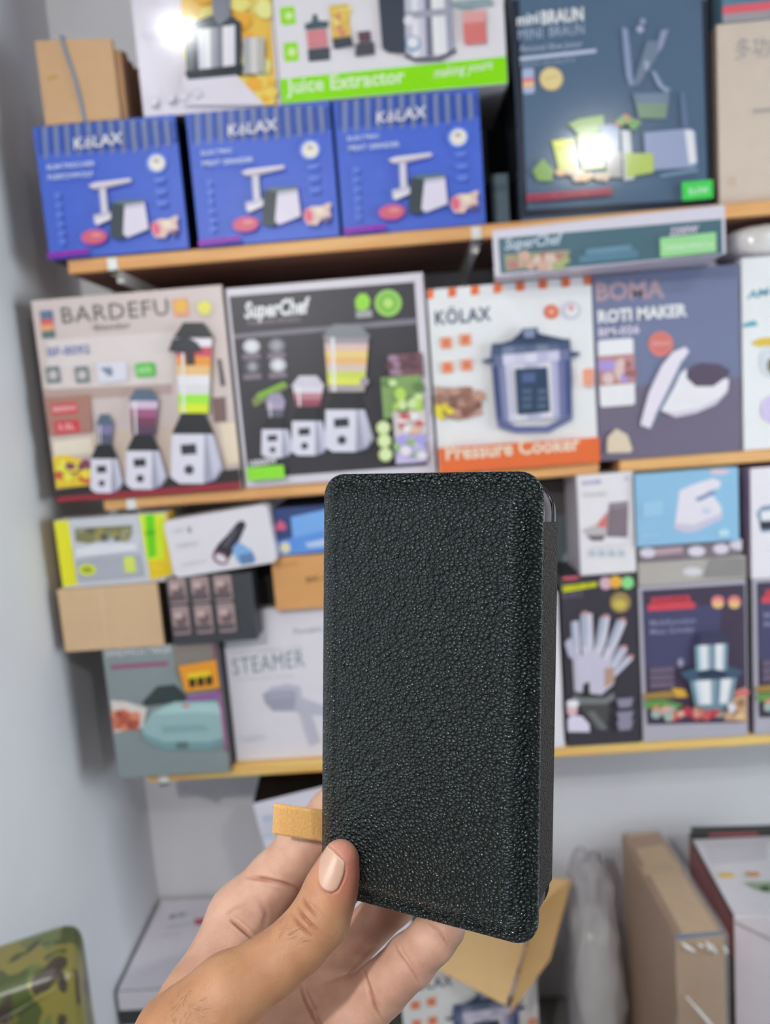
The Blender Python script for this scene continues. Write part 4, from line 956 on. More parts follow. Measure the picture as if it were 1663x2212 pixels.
a = TopArt(tb, 520, 1630, 8.315); a.poly('brown_print', (92, 60, 36), [(620, 330), (1400, 260), (1450, 400), (1000, 420), (660, 410)]); a.done()

# second cooker carton on the floor and the one behind it
ZCK = 0.352
tl = on_z(872, 2078, ZCK)
ck2 = Box(); ck2.__dict__.update(ck.__dict__)
ck2.M = Matrix.Translation((tl.x - .012, tl.y, 0.0006)) @ Matrix.Rotation(math.radians(7), 4, 'Z') @ Matrix.Diagonal((1, .45, 1, 1))
ck2.o = copy_tree(ck.o); ck2.o.matrix_world = ck2.M
s_ = (ZCK - .0006) / ck.h
ck2.o['label'] = 'white and orange pressure cooker box on the floor below the case'
ck2.o['group'] = ck.o['group'] = 'pressure cooker boxes'
zck2 = ck.h + .0006
bx = box_at('striped_carton', 'white box with orange stripes on the floor behind the lower cooker box', tl.x + .03, tl.y + .16, 0.0006, 0.2, 0.40, .09, (210, 204, 214), None, None)
a = Art(bx); a.rect('stripe_print', (214, 110, 70), 846, 1996, 870, 2030); a.rect('stripe_print', (214, 110, 70), 770, 2003, 792, 2037); a.rect(B_, (120, 150, 140), 800, 2040, 850, 2060); a.done()

# folded kraft flap lying on the lower cooker carton
def kraft_panel(pts, th, name, parent, mat, col):
    mb = MB(); n = (pts[1] - pts[0]).cross(pts[2] - pts[0]).normalized()
    if n.dot(CAM - pts[0]) < 0: n = -n
    N = 8; rows = []
    P = lambda u, v: (pts[0] * (1 - u) + pts[1] * u) * (1 - v) + (pts[3] * (1 - u) + pts[2] * u) * v
    v_ = []; f_ = []
    for s in (0, 1):
        for j in range(N + 1):
            for i in range(N + 1):
                u, v = i / N, j / N
                v_.append(P(u, v) + n * (-th * s + .004 * math.sin(u * 3.1) * math.sin(v * 2.4)))
    K = (N + 1) ** 2; at = lambda s, j, i: s * K + j * (N + 1) + i
    for j in range(N):
        for i in range(N):
            f_.append((at(0, j, i), at(0, j, i + 1), at(0, j + 1, i + 1), at(0, j + 1, i))); f_.append((at(1, j, i), at(1, j + 1, i), at(1, j + 1, i + 1), at(1, j, i + 1)))
    for i in range(N):
        for (j) in (0, N):
            f_.append((at(0, j, i), at(1, j, i), at(1, j, i + 1), at(0, j, i + 1)))
            f_.append((at(0, i, j), at(1, i, j), at(1, i + 1, j), at(0, i + 1, j)))
    mb.raw(v_, f_, col); return mb.build(name, mat, parent)
flap = bpy.data.objects.new('kraft_flap', None); COL.objects.link(flap)
tag(flap, 'folded sheet of tan kraft card lying on the lower cooker box', 'cardboard')
f0, f1 = on_y(1092, 2172, 1.40), on_y(1158, 1965, 1.60)
A = [on_y(935, 2088, 1.475), f0, f1, on_y(985, 1925, 1.66)]
Bq = [f0, on_y(1110, 2188, 1.385), on_y(1232, 1902, 1.60), f1]
B2 = [on_y(1098, 2190, 1.392), on_y(1188, 2070, 1.455), on_y(1234, 1900, 1.61), f1]
kc = alb((206, 172, 122))
kraft_panel(A, .0025, 'card_panel', flap, M_MATT, kc)
kraft_panel(B2, .0025, 'card_panel', flap, M_MATT, alb((198, 162, 110)))
kraft_panel([on_y(985, 1925, 1.66), f1, on_y(1234, 1900, 1.61), on_y(1010, 1880, 1.70)], .0025, 'card_panel', flap, M_MATT, alb((202, 168, 116)))

# grey translucent plastic bag
m, nt, bs = new_mat('clear_plastic_bag')
bs.inputs['Base Color'].default_value = alb((196, 194, 196)); bs.inputs['Roughness'].default_value = .22; bs.inputs['Specular IOR Level'].default_value = .6
tr = nt.nodes.new('ShaderNodeBsdfTransparent'); tr.inputs[0].default_value = (.93, .93, .94, 1); mxs = nt.nodes.new('ShaderNodeMixShader'); mxs.inputs[0].default_value = .45
tcn = nt.nodes.new('ShaderNodeTexCoord'); nn = nt.nodes.new('ShaderNodeTexNoise'); nn.inputs['Scale'].default_value = 16; nn.inputs['Detail'].default_value = 6
bp = nt.nodes.new('ShaderNodeBump'); bp.inputs['Strength'].default_value = .7; bp.inputs['Distance'].default_value = .01
nt.links.new(tcn.outputs['Object'], nn.inputs['Vector']); nt.links.new(nn.outputs['Fac'], bp.inputs['Height']); nt.links.new(bp.outputs[0], bs.inputs['Normal'])
nt.links.new(tr.outputs[0], mxs.inputs[1]); nt.links.new(bs.outputs[0], mxs.inputs[2]); nt.links.new(mxs.outputs[0], nt.nodes['Material Output'].inputs[0])
M_BAG = m
def film_mat(name, fac):
    m2 = M_BAG.copy(); m2.name = name
    for n_ in m2.node_tree.nodes:
        if n_.type == 'MIX_SHADER': n_.inputs[0].default_value = fac
        if n_.type == 'BSDF_PRINCIPLED': n_.inputs['Roughness'].default_value = .1
    return m2
M_FILM = film_mat('clear_film', .24)
from mathutils import noise as mnoise
def blob(name, cx, cy, z0, rx, ry, h, e, amp, mat, n=48, m=36, seed=0, taper=0.0):
    mb = MB(); v = []; f = []
    sp = lambda t, e: math.copysign(abs(t) ** e, t)
    for j in range(m + 1):
        ph = -math.pi / 2 + math.pi * j / m
        for i in range(n):
            th = 2 * math.pi * i / n
            x, y, z = sp(math.cos(ph), e) * sp(math.cos(th), e), sp(math.cos(ph), e) * sp(math.sin(th), e), sp(math.sin(ph), e)
            q = Vector((x * 2.2 + seed, y * 2.2, z * 3))
            k = 1 + amp * (mnoise.noise(q) + .5 * mnoise.noise(q * 2.3)) if j not in (0, m) else 1
            tp = 1 - taper * (z + 1) / 2
            v.append((cx + rx * x * k * tp, cy + ry * y * k * tp, max(z0, z0 + h * (z * (1 + .3 * (k - 1)) + 1) / 2)))
    for j in range(m):
        for i in range(n): f.append((j * n + i, j * n + (i + 1) % n, (j + 1) * n + (i + 1) % n, (j + 1) * n + i))
    mb.raw(v, f, alb((196, 194, 196))); return mb.build(name, mat, smooth=True)
bt_ = on_y(1300, 1835, 1.64); bl_, br_ = on_y(1212, 2000, 1.6), on_y(1352, 2000, 1.6)
bag = blob('plastic_bag', (bl_.x + br_.x) / 2, 1.62, 0.001, (br_.x - bl_.x) / 2 * .95, .10, bt_.z, .6, .22, M_BAG, seed=3, taper=.32)
tag(bag, 'crumpled translucent grey plastic bag standing beside the film wrapped parcel', 'bag')
inner = blob('bag_filling', (bl_.x + br_.x) / 2 + .005, 1.63, 0.004, (br_.x - bl_.x) / 2 * .78, .08, bt_.z * .70, .6, .1, M_FILMWHITE, 28, 20, 5)
inner.parent = bag

# kraft parcel wrapped in clear film
zp = 0.56
fl, fr, bk = on_z(1462, 2022, zp), on_z(1562, 2005, zp), on_z(1384, 1798, zp)
fc = (fl + fr) / 2; ax = Vector((bk.x - fc.x, bk.y - fc.y)); ang = math.degrees(math.atan2(-ax.x, ax.y))
wpar = (fr - fl).length * .98
Mp = Matrix.Translation((fc.x, fc.y, .0006)) @ Matrix.Rotation(math.radians(ang), 4, 'Z') @ Matrix.Translation((-wpar / 2, 0, 0))
par = box_at('kraft_parcel', 'long brown kraft parcel wrapped in clear film standing on the floor', 0, 0, 0, wpar, zp, min(ax.length, YB - fc.y - .02), (178, 142, 98), (166, 128, 86), (200, 166, 118), mat=M_MATT, r=.012, M=Mp)
a = TopArt(par, *ZM)
a.poly('paper_band', (190, 160, 112), [(640, 980), (930, 930), (980, 1000), (690, 1050)]); a.poly('paper_band', (172, 132, 98), [(520, 760), (820, 720), (860, 800), (560, 850)])
a.done()
a = Art(par, *ZM); a.poly('blue_tape', (70, 100, 130), [(930, 1500), (1320, 1460), (1320, 1500), (935, 1545)]); a.done()
mb = MB(); w, h, d = wpar, zp, par.d; g = .005
n = 26; v = []; f = []
prof = rounded_outline(w + 2 * g, h + g, .014, 5)
prof = [(x - g, z) for x, z in prof]
ys = [-g + (d + g - .004 + g) * i / 18 for i in range(19)]
for i, y in enumerate(ys):
    for k, (x, z) in enumerate(prof):
        q = Vector((x * 22, y * 22, z * 14)); s = 1 + (.0 if z < .01 else 1) * .0
        off = .0035 * (mnoise.noise(q) + 1) * .5
        cx_, cz_ = w / 2, h / 2
        dx, dz_ = x - cx_, z - cz_; L = math.hypot(dx, dz_)
        v.append((x + dx / L * off, y, max(z + dz_ / L * off, 0)))
n = len(prof)
for i in range(len(ys) - 1):
    for k in range(n): f.append((i * n + k, i * n + (k + 1) % n, (i + 1) * n + (k + 1) % n, (i + 1) * n + k))
mb.raw(v, f, (1, 1, 1, 1))
# gathered front end of the film
c0 = len(mb.v); ring = [v[k] for k in range(n)]
fr_v = []; fr_f = []
for j in range(5):
    t = j / 4
    for k in range(n):
        x, y, z = ring[k]; s = 1 - t * .995
        q = Vector((x * 40, j * .9, z * 30))
        fr_v.append((w / 2 + (x - w / 2) * s, -g - .010 * math.sin(t * math.pi * .5) - .004 * mnoise.noise(q), h / 2 + (z - h / 2) * s))
for j in range(4):
    for k in range(n): fr_f.append((j * n + k, j * n + (k + 1) % n, (j + 1) * n + (k + 1) % n, (j + 1) * n + k))
mb.raw(fr_v, fr_f, (1, 1, 1, 1))
mb.build('clear_film', M_FILM, par.o, smooth=True)
for (x0, z0, x1, z1) in ((.05, .992, .20, .965), (.1, .985, .32, .955), (.36, .985, .48, .975), (.55, .99, .60, .95), (.62, .98, .75, .94), (.9, .97, .95, .94), (.1, .80, .9, .62), (.45, .55, .95, .46)):  # white folds added on the film to stand in for its highlights
    mb = MB(); tube(mb, [(w * x0, -.0185, h * z0), (w * (x0 * .5 + x1 * .5), -.022, h * (z0 * .52 + z1 * .48)), (w * x1, -.0185, h * z1)], [.0016, .003, .0016], alb((220, 218, 220)), 6); mb.build('film_glint_fold', M_FILMWHITE, par.o, smooth=True)

# white carton with printed top at lower right
zr = 0.50
c_fl, c_bl = on_z(1585, 1980, zr), on_z(1487, 1800, zr)
ax = Vector((c_bl.x - c_fl.x, c_bl.y - c_fl.y)); ang = math.degrees(math.atan2(-ax.x, ax.y))
Mw = Matrix.Translation((c_fl.x, c_fl.y, .0006)) @ Matrix.Rotation(math.radians(ang), 4, 'Z')
dd = min(ax.length, (YB - .03 - c_fl.y) / math.cos(math.radians(ang)))
wc = box_at('printed_top_carton', 'white carton with printed top and red and black edges at lower right', 0, 0, 0, .22, zr, dd, (206, 196, 200), (74, 62, 60), (212, 208, 212), M=Mw)
a = TopArt(wc, *ZM)
a.poly('edge_print', (60, 60, 58), [(985, 690), (1700, 640), (1720, 740), (1010, 770)]); a.poly('edge_print', (150, 74, 80), [(1180, 725), (1500, 705), (1500, 735), (1190, 752)])
for i in range(7): a.poly(L_, (180, 176, 182), [(1150 + i * 8, 810 + i * 24), (1640, 785 + i * 22), (1640, 793 + i * 22), (1152 + i * 8, 818 + i * 24)])
a.rect('food_picture', (222, 186, 90), 1262, 1030, 1390, 1065); a.rect('food_picture', (200, 150, 100), 1470, 1025, 1590, 1060); a.poly('food_picture', (150, 166, 140), [(1460, 1105), (1700, 1100), (1700, 1190), (1560, 1160)]); a.poly('food_picture', (70, 96, 64), [(1580, 1140), (1660, 1130), (1660, 1180), (1600, 1175)])
a.done()
mb = MB(); mb.box(-.0008, .002, zr - .10, -.0001, dd - .004, zr - .012, alb((150, 74, 78))); mb.build('red_side_panel', M_GLOSS, wc.o)
mb = MB(); mb.box(.004, dd - .02, zr + .0004, .19, dd - .002, zr + .017, alb((52, 52, 50))); mb.box(.04, dd - .0206, zr + .004, .15, dd - .0201, zr + .010, alb((150, 80, 84))); mb.build('raised_flap', M_GLOSS, wc.o)
a = Art(wc, *ZM); a.poly('lid_seam', (150, 140, 144), [(1380, 1395), (1900, 1640), (1900, 1652), (1380, 1408)]); a.done()

# camouflage bag on a stool, lower left
m, nt, bs = new_mat('camouflage_fabric')
tcn = nt.nodes.new('ShaderNodeTexCoord'); mp = nt.nodes.new('ShaderNodeMapping'); mp.inputs['Scale'].default_value = (1, 1, .55)
nt.links.new(tcn.outputs['Object'], mp.inputs[0])
prev = None
for i, (sc, lo, c) in enumerate(((14, .5, (128, 118, 58)), (17, .56, (98, 108, 62)), (21, .585, (74, 82, 44)), (26, .60, (66, 58, 50)))):
    n_ = nt.nodes.new('ShaderNodeTexNoise'); n_.inputs['Scale'].default_value = sc; n_.inputs['Detail'].default_value = 1.5; n_.noise_dimensions = '4D'; n_.inputs['W'].default_value = i * 7.3
    nt.links.new(mp.outputs[0], n_.inputs['Vector'])
    if prev is None:
        rgb = nt.nodes.new('ShaderNodeRGB'); rgb.outputs[0].default_value = alb(c); prev = rgb.outputs[0]; continue
    rr = nt.nodes.new('ShaderNodeValToRGB'); rr.color_ramp.elements[0].position = lo - .01; rr.color_ramp.elements[1].position = lo + .01
    nt.links.new(n_.outputs['Fac'], rr.inputs[0])
    mx = nt.nodes.new('ShaderNodeMixRGB'); mx.inputs[2].default_value = alb(c); nt.links.new(rr.outputs[0], mx.inputs[0]); nt.links.new(prev, mx.inputs[1]); prev = mx.outputs[0]
nt.links.new(prev, bs.inputs['Base Color']); bs.inputs['Roughness'].default_value = .3
M_CAMO = m
ctop = on_y(150, 2004, 0.95); cr = on_y(190, 2100, .95)
CW, CD, CH = .235, .12, .30
zc = ctop.z - CH - .058
bag2 = bpy.data.objects.new('camouflage_bag', None); COL.objects.link(bag2)
bag2.matrix_world = Matrix.Translation((cr.x - .147, .97, zc)) @ Matrix.Rotation(math.radians(18), 4, 'Z')
tag(bag2, 'green and olive camouflage bag with glossy cover in lower left corner', 'bag')
bmx = bmesh.new(); bmesh.ops.create_cube(bmx, size=1)
for v_ in bmx.verts: v_.co = Vector((v_.co.x * CW, v_.co.y * CD, (v_.co.z + .5) * CH))
bmesh.ops.bevel(bmx, geom=[e for e in bmx.edges], offset=.034, segments=6, profile=.6, affect='EDGES')
for v_ in bmx.verts:
    t = v_.co.z / CH
    v_.co.y -= .012 * (1 - (2 * v_.co.x / CW) ** 2) * math.sin(t * 3.1) * (1 if v_.co.y < 0 else -1)
    if t > .5: v_.co.z -= max(0, -v_.co.x) * .18 * (t - .5) * 2
me = bpy.data.meshes.new('bag_body'); bmx.to_mesh(me); bmx.free(); me.materials.append(M_CAMO)
me.polygons.foreach_set('use_smooth', [True] * len(me.polygons))
ob = bpy.data.objects.new('bag_body', me); COL.objects.link(ob); ob.parent = bag2
mb = MB(); tube(mb, [(-CW / 2 + .012, -CD / 2 - .004, CH * .70), (-.05, -CD / 2 - .012, CH * .80), (.04, -CD / 2 - .012, CH * .885), (CW / 2 - .018, -CD / 2 + .004, CH * .93)], .0028, alb((120, 112, 60)), 8); mb.build('piping', M_CAMO, bag2, smooth=True)
mb = MB(); tube(mb, [(.03, -CD / 2 - .011, CH * .885), (.034, -CD / 2 - .0135, CH * .6), (.03, -CD / 2 - .010, CH * .15)], .0024, alb((60, 56, 40)), 8); mb.build('seam', M_CAMO, bag2, smooth=True)
st = bpy.data.objects.new('stool', None); COL.objects.link(st); st.matrix_world = Matrix.Translation((cr.x - .147, .97, 0)) @ Matrix.Rotation(math.radians(18), 4, 'Z')
tag(st, 'small wooden stool holding the camouflage bag', 'stool')
mb = MB(); mb.box(-.10, -.055, zc - .025, .10, .055, zc - .0008, alb((150, 110, 74))); mb.build('seat', M_WOOD, st)
for sx in (-1, 1):
    for sy in (-1, 1):
        mb = MB(); tube(mb, [(sx * .085, sy * .042, 0.0005), (sx * .08, sy * .038, zc - .026)], [.011, .013], alb((150, 110, 74)), 8); mb.build('leg', M_WOOD, st)
# ------------------------------------------------------------------ leather case, device in it, hand (millimetres seen from the camera: x right, y down, z away)
def px_mm(px, py, z): return np.array([(px - CX) * z / FPX, (py - CY) * z / FPX, z], dtype=float)
def cam_mm(p): return CAM + (cR * p[0] - cU * p[1] + cF * p[2]) * 0.001
cO = np.array([-23.62, -14.6, 298.2])
cEX = np.array([0.8935, 0.0085, -0.4491]); cEX /= np.linalg.norm(cEX)
cEY = np.array([-0.0075, 0.99994, 0.0045]); cEY -= cEX * (cEX @ cEY); cEY /= np.linalg.norm(cEY)
cN = -np.cross(cEX, cEY)                                # out of the front face, towards the viewer
CWD, CHT, CTH = 86.0, 162.0, 25.0
def cam_dir(p): return cR * p[0] - cU * p[1] + cF * p[2]
ax_, ay_, az_ = cam_dir(cEX), cam_dir(-cN), cam_dir(-cEY)
cpos = cam_mm(cO + cEY * CHT)
MCASE = Matrix(((ax_.x, ay_.x, az_.x, cpos.x), (ax_.y, ay_.y, az_.y, cpos.y), (ax_.z, ay_.z, az_.z, cpos.z), (0, 0, 0, 1)))
def cl(u, v, n):
    if n < -3: n = -3 + (n + 3) * (1.04 - .16 * v / CHT)          # the case is a little slimmer at its lower end
    u -= .7 * (v / CHT) * (u / CWD)
    return (u * .001, -n * .001, (CHT - v) * .001)      # case millimetres -> case local metres

def leather(name, c1, c2, scale, dist, rough, stretch=1.5, ang=38, spec=.6):
    """pebbled grain: rounded Voronoi pebbles with narrow creases between them"""
    m, nt, b = new_mat(name); L = nt.links.new
    tc = nt.nodes.new('ShaderNodeTexCoord'); mp = nt.nodes.new('ShaderNodeMapping')
    mp.inputs['Rotation'].default_value = (0, math.radians(ang), 0); mp.inputs['Scale'].default_value = (1, 1, stretch)
    L(tc.outputs['Object'], mp.inputs[0])
    nz = nt.nodes.new('ShaderNodeTexNoise'); nz.inputs['Scale'].default_value = scale * .4; nz.inputs['Detail'].default_value = 1
    L(mp.outputs[0], nz.inputs['Vector'])
    ad = nt.nodes.new('ShaderNodeMixRGB'); ad.blend_type = 'LINEAR_LIGHT'; ad.inputs[0].default_value = 0.3 / scale
    L(mp.outputs[0], ad.inputs[1]); L(nz.outputs['Color'], ad.inputs[2])
    vo = nt.nodes.new('ShaderNodeTexVoronoi'); vo.feature = 'F1'; vo.inputs['Scale'].default_value = scale
    L(ad.outputs[0], vo.inputs['Vector'])
    ve = nt.nodes.new('ShaderNodeTexVoronoi'); ve.feature = 'DISTANCE_TO_EDGE'; ve.inputs['Scale'].default_value = scale
    L(ad.outputs[0], ve.inputs['Vector'])
    dm = nt.nodes.new('ShaderNodeMath'); dm.operation = 'MULTIPLY'; L(vo.outputs['Distance'], dm.inputs[0]); L(vo.outputs['Distance'], dm.inputs[1])
    ed = nt.nodes.new('ShaderNodeMapRange'); ed.interpolation_type = 'SMOOTHSTEP'; ed.inputs['From Max'].default_value = .14; L(ve.outputs['Distance'], ed.inputs['Value'])
    h1 = nt.nodes.new('ShaderNodeMath'); h1.operation = 'MULTIPLY_ADD'; h1.inputs[1].default_value = -1.3; L(dm.outputs[0], h1.inputs[0])
    e2 = nt.nodes.new('ShaderNodeMath'); e2.operation = 'MULTIPLY'; e2.inputs[1].default_value = .35; L(ed.outputs[0], e2.inputs[0]); L(e2.outputs[0], h1.inputs[2])
    v2 = nt.nodes.new('ShaderNodeTexNoise'); v2.inputs['Scale'].default_value = scale * 3.2; v2.inputs['Detail'].default_value = 1
    L(mp.outputs[0], v2.inputs['Vector'])
    m2 = nt.nodes.new('ShaderNodeMath'); m2.operation = 'MULTIPLY_ADD'; m2.inputs[1].default_value = .16
    L(v2.outputs['Fac'], m2.inputs[0]); L(h1.outputs[0], m2.inputs[2])
    bp = nt.nodes.new('ShaderNodeBump'); bp.inputs['Strength'].default_value = 1; bp.inputs['Distance'].default_value = dist
    L(m2.outputs[0], bp.inputs['Height']); L(bp.outputs[0], b.inputs['Normal'])
    rp = nt.nodes.new('ShaderNodeMixRGB'); rp.inputs[1].default_value = c1; rp.inputs[2].default_value = c2
    L(ed.outputs[0], rp.inputs[0]); L(rp.outputs[0], b.inputs['Base Color'])
    b.inputs['Roughness'].default_value = rough; b.inputs['Specular IOR Level'].default_value = spec
    b.inputs['Specular Tint'].default_value = (.80, 1.0, 1.0, 1)
    return m
M_LEATHER = leather('black_pebbled_leather', (.007, .008, .008, 1), (.022, .027, .027, 1), 640, .0022, .24, 1.3, 38, .8)
M_LEATHER2 = leather('black_smooth_leather', (.008, .005, .004, 1), (.018, .012, .010, 1), 850, .0009, .5, 1.3, 10, .3)
M_LEATHER2.node_tree.nodes['Principled BSDF'].inputs['Specular Tint'].default_value = (1, .93, .9, 1)

case = bpy.data.objects.new('leather_case', None); COL.objects.link(case); case.matrix_world = MCASE
tag(case, 'black pebbled leather case with a tan pull tab, held upright in the hand', 'case')

def ring_pts(d, n_edge=26, n_corner=7, r=8.5):
    rr = max(r - d * .55, 2.6); W_, H_ = CWD - 2 * d, CHT - 2 * d
    q = []
    cs = ((W_ - rr, rr, -90), (W_ - rr, H_ - rr, 0), (rr, H_ - rr, 90), (rr, rr, 180))
    arcs = [[(c[0] + rr * math.cos(math.radians(c[2] + 90 * k / n_corner)), c[1] + rr * math.sin(math.radians(c[2] + 90 * k / n_corner))) for k in range(n_corner + 1)] for c in cs]
    for i in range(4):
        q += arcs[i]; a, b = arcs[i][-1], arcs[(i + 1) % 4][0]
        q += [(a[0] + (b[0] - a[0]) * k / n_edge, a[1] + (b[1] - a[1]) * k / n_edge) for k in range(1, n_edge)]
    return [(x + d, y + d) for x, y in q]
sm = lambda t: (lambda x: x * x * (3 - 2 * x))(min(1, max(0, t)))
def dome(u, v, d):
    wl = sm((u - 2.5) / 9)                                   # the flat stitched rim fades out along the folded left edge
    rim = 3.9 * wl + .1 * (1 - wl); run = 7.6 * wl + 9.0 * (1 - wl)
    if v > CHT - 12: rim = rim * .55 + .6; run = 8
    t = min(1, max(0, (d - rim) / run))
    h = 4.8 * (math.sin(t * math.pi / 2) ** 1.25 if wl > .5 else math.sin(t * math.pi / 2))
    g = .10 * math.exp(-((d - rim * .82) / .5) ** 2) * wl     # stitched groove
    return h - g
v, f = [], []
ds = [0, .25, .6, 1, 1.5, 2, 2.5, 2.9, 3.2, 3.5, 3.8, 4.1, 4.4, 4.8, 5.3, 5.9, 6.6, 7.4, 8.2, 9, 10, 11.2, 12.5, 14, 17]
n = len(ring_pts(0))
for (n_, k0) in ((-2.0, 0), (-.35, 0)):
    v += [cl(u, vv, n_) for u, vv in ring_pts(0)]
for d in ds:
    v += [cl(u, vv, dome(u, vv, d) - (.35 if d == 0 else (.06 if d == .25 else 0))) for u, vv in ring_pts(d)]
for i in range(len(ds) + 1):
    for k in range(n): f.append((i * n + k, (i + 1) * n + k, (i + 1) * n + (k + 1) % n, i * n + (k + 1) % n))
f.append(tuple((len(ds) + 1) * n + k for k in range(n))); f.append(tuple(range(n))[::-1])
mb = MB(); mb.raw(v, f, (0, 0, 0, 1)); fp = mb.build('front_panel', M_LEATHER, case, smooth=True)
bmx = bmesh.new(); bmx.from_mesh(fp.data); bmesh.ops.recalc_face_normals(bmx, faces=bmx.faces); bmx.to_mesh(fp.data); bmx.free()

def strip(name, prof, v0, v1, mat, parent, steps=2):
    """profile of (u, n) pairs swept from v0 to v1"""
    vv = []; ff = []; k = len(prof)
    for s in range(steps + 1):
        t = v0 + (v1 - v0) * s / steps
        vv += [cl(u, t, n_) for u, n_ in prof]
    for s in range(steps):
        for i in range(k): ff.append((s * k + i, s * k + (i + 1) % k, (s + 1) * k + (i + 1) % k, (s + 1) * k + i))
    ff.append(tuple(range(k))[::-1]); ff.append(tuple(steps * k + i for i in range(k)))
    mb = MB(); mb.raw(vv, ff, (0, 0, 0, 1)); o = mb.build(name, mat, parent)
    bx_ = bmesh.new(); bx_.from_mesh(o.data); bmesh.ops.recalc_face_normals(bx_, faces=bx_.faces); bx_.to_mesh(o.data); bx_.free()
    return o
arc = lambda cu, cn, r, a0, a1, k=7: [(cu + r * math.cos(math.radians(a0 + (a1 - a0) * i / k)), cn + r * math.sin(math.radians(a0 + (a1 - a0) * i / k))) for i in range(k + 1)]
outer = [(CWD - .1, -2.05)] + [(CWD, -4)] + arc(CWD - 4.2, -CTH + 4.2, 4.2, 0, -90)
inner = [(u - 1.15 if i < 2 else u, n_) for i, (u, n_) in enumerate(outer[:2])] + arc(CWD - 4.2, -CTH + 4.2, 3.05, 0, -90)
o = strip('side_panel', outer + inner[::-1], 17.4, 146.5, M_LEATHER2, case)
o['label'] = 'smoother dark leather side strip'
el = lambda rx, ry: [(6.2 - rx * math.sin(math.radians(a)), -CTH / 2 - 1.05 + ry * math.cos(math.radians(a))) for a in range(0, 181, 12)]
strip('spine', el(6.3, CTH / 2 - 1.0) + el(5.0, CTH / 2 - 2.3)[::-1], 9, 153, M_LEATHER2, case)
def slab_mb(u0, u1, v0, v1, n0, n1, r, fil, col=(0, 0, 0, 1)):
    out = rounded_outline(u1 - u0, v1 - v0, r, 9); k = len(out); vv = []; ff = []
    rings = [(fil * (1 - math.sin(math.radians(a))), n0 - fil * (1 - math.cos(math.radians(a)))) for a in (0, 22, 45, 68, 90)]
    rings = [(fil - fil * math.sin(math.radians(a)), n0 - fil + fil * math.cos(math.radians(a))) for a in (0, 22, 45, 68, 90)] + \
            [(fil - fil * math.cos(math.radians(a)), n1 + fil - fil * math.sin(math.radians(a))) for a in (0, 22, 45, 68, 90)]
    W_, H_ = u1 - u0, v1 - v0
    for ins, n_ in rings:
        vv += [cl(u0 + W_ / 2 + (x - W_ / 2) * (1 - 2 * ins / W_), v0 + H_ / 2 + (y - H_ / 2) * (1 - 2 * ins / H_), n_) for x, y in out]
    for s in range(len(rings) - 1):
        for i in range(k): ff.append((s * k + i, s * k + (i + 1) % k, (s + 1) * k + (i + 1) % k, (s + 1) * k + i))
    ff.append(tuple(range(k))[::-1]); ff.append(tuple((len(rings) - 1) * k + i for i in range(k)))
    mb = MB(); mb.raw(vv, ff, col); return mb
def fixn(o):
    bx_ = bmesh.new(); bx_.from_mesh(o.data); bmesh.ops.recalc_face_normals(bx_, faces=bx_.faces); bx_.to_mesh(o.data); bx_.free(); return o
fixn(slab_mb(2, 83, 6, 156, -CTH + .0, -CTH - 1.2, 13, .5).build('back_panel', M_LEATHER2, case))
# tan suede pull tab, a folded strap
m, nt, b = new_mat('tan_suede'); L = nt.links.new
tc = nt.nodes.new('ShaderNodeTexCoord'); n1 = nt.nodes.new('ShaderNodeTexNoise'); n1.inputs['Scale'].default_value = 2600; n1.inputs['Detail'].default_value = 5
mp = nt.nodes.new('ShaderNodeMapping'); mp.inputs['Scale'].default_value = (1, 1, .35); L(tc.outputs['Object'], mp.inputs[0]); L(mp.outputs[0], n1.inputs['Vector'])
rp = nt.nodes.new('ShaderNodeValToRGB'); rp.color_ramp.elements[0].position = .3; rp.color_ramp.elements[1].position = .62
rp.color_ramp.elements[0].color = (.46, .25, .075, 1); rp.color_ramp.elements[1].color = (.60, .35, .13, 1)
L(n1.outputs['Fac'], rp.inputs[0]); L(rp.outputs[0], b.inputs['Base Color']); b.inputs['Roughness'].default_value = .95; b.inputs['Specular IOR Level'].default_value = .1
b.inputs['Sheen Weight'].default_value = .3
bp = nt.nodes.new('ShaderNodeBump'); bp.inputs['Strength'].default_value = .6; bp.inputs['Distance'].default_value = .0003; L(n1.outputs['Fac'], bp.inputs['Height']); L(bp.outputs[0], b.inputs['Normal'])
M_SUEDE = m
cen = [((724, 1789), 309.5), ((692, 1783), 307.2), ((650, 1777), 306.2), ((612, 1771), 306.3), ((598, 1769), 307.2), ((593.5, 1768.5), 309), ((598, 1769), 310.9), ((612, 1771), 311.8), ((650, 1777), 312.0), ((692, 1783), 312.6), ((724, 1789), 313.5)]
th = .8; vv = []; ff = []; NW = 6
for i, (p, z) in enumerate(cen):
    a_ = px_mm(*cen[max(i - 1, 0)][0], cen[max(i - 1, 0)][1]); b_ = px_mm(*cen[min(i + 1, len(cen) - 1)][0], cen[min(i + 1, len(cen) - 1)][1])
    t = b_ - a_; t[1] = 0; t /= np.linalg.norm(t); nn_ = np.array([-t[2], 0, t[0]])     # outward of the loop
    c = px_mm(*p, z); wd = np.array([-.045, .998, 0])
    slope = (p[0] - 593) / 100 * 1.1
    for s in (1, -1):
        for k in range(NW + 1):
            w_ = -5.85 + 11.7 * k / NW
            vv.append(MCASE.inverted() @ cam_mm(c + nn_ * th * s * -1 + wd * (w_ + (.0 if k else .0) - slope * .2 * (1 - k / NW))))
R_ = 2 * (NW + 1)
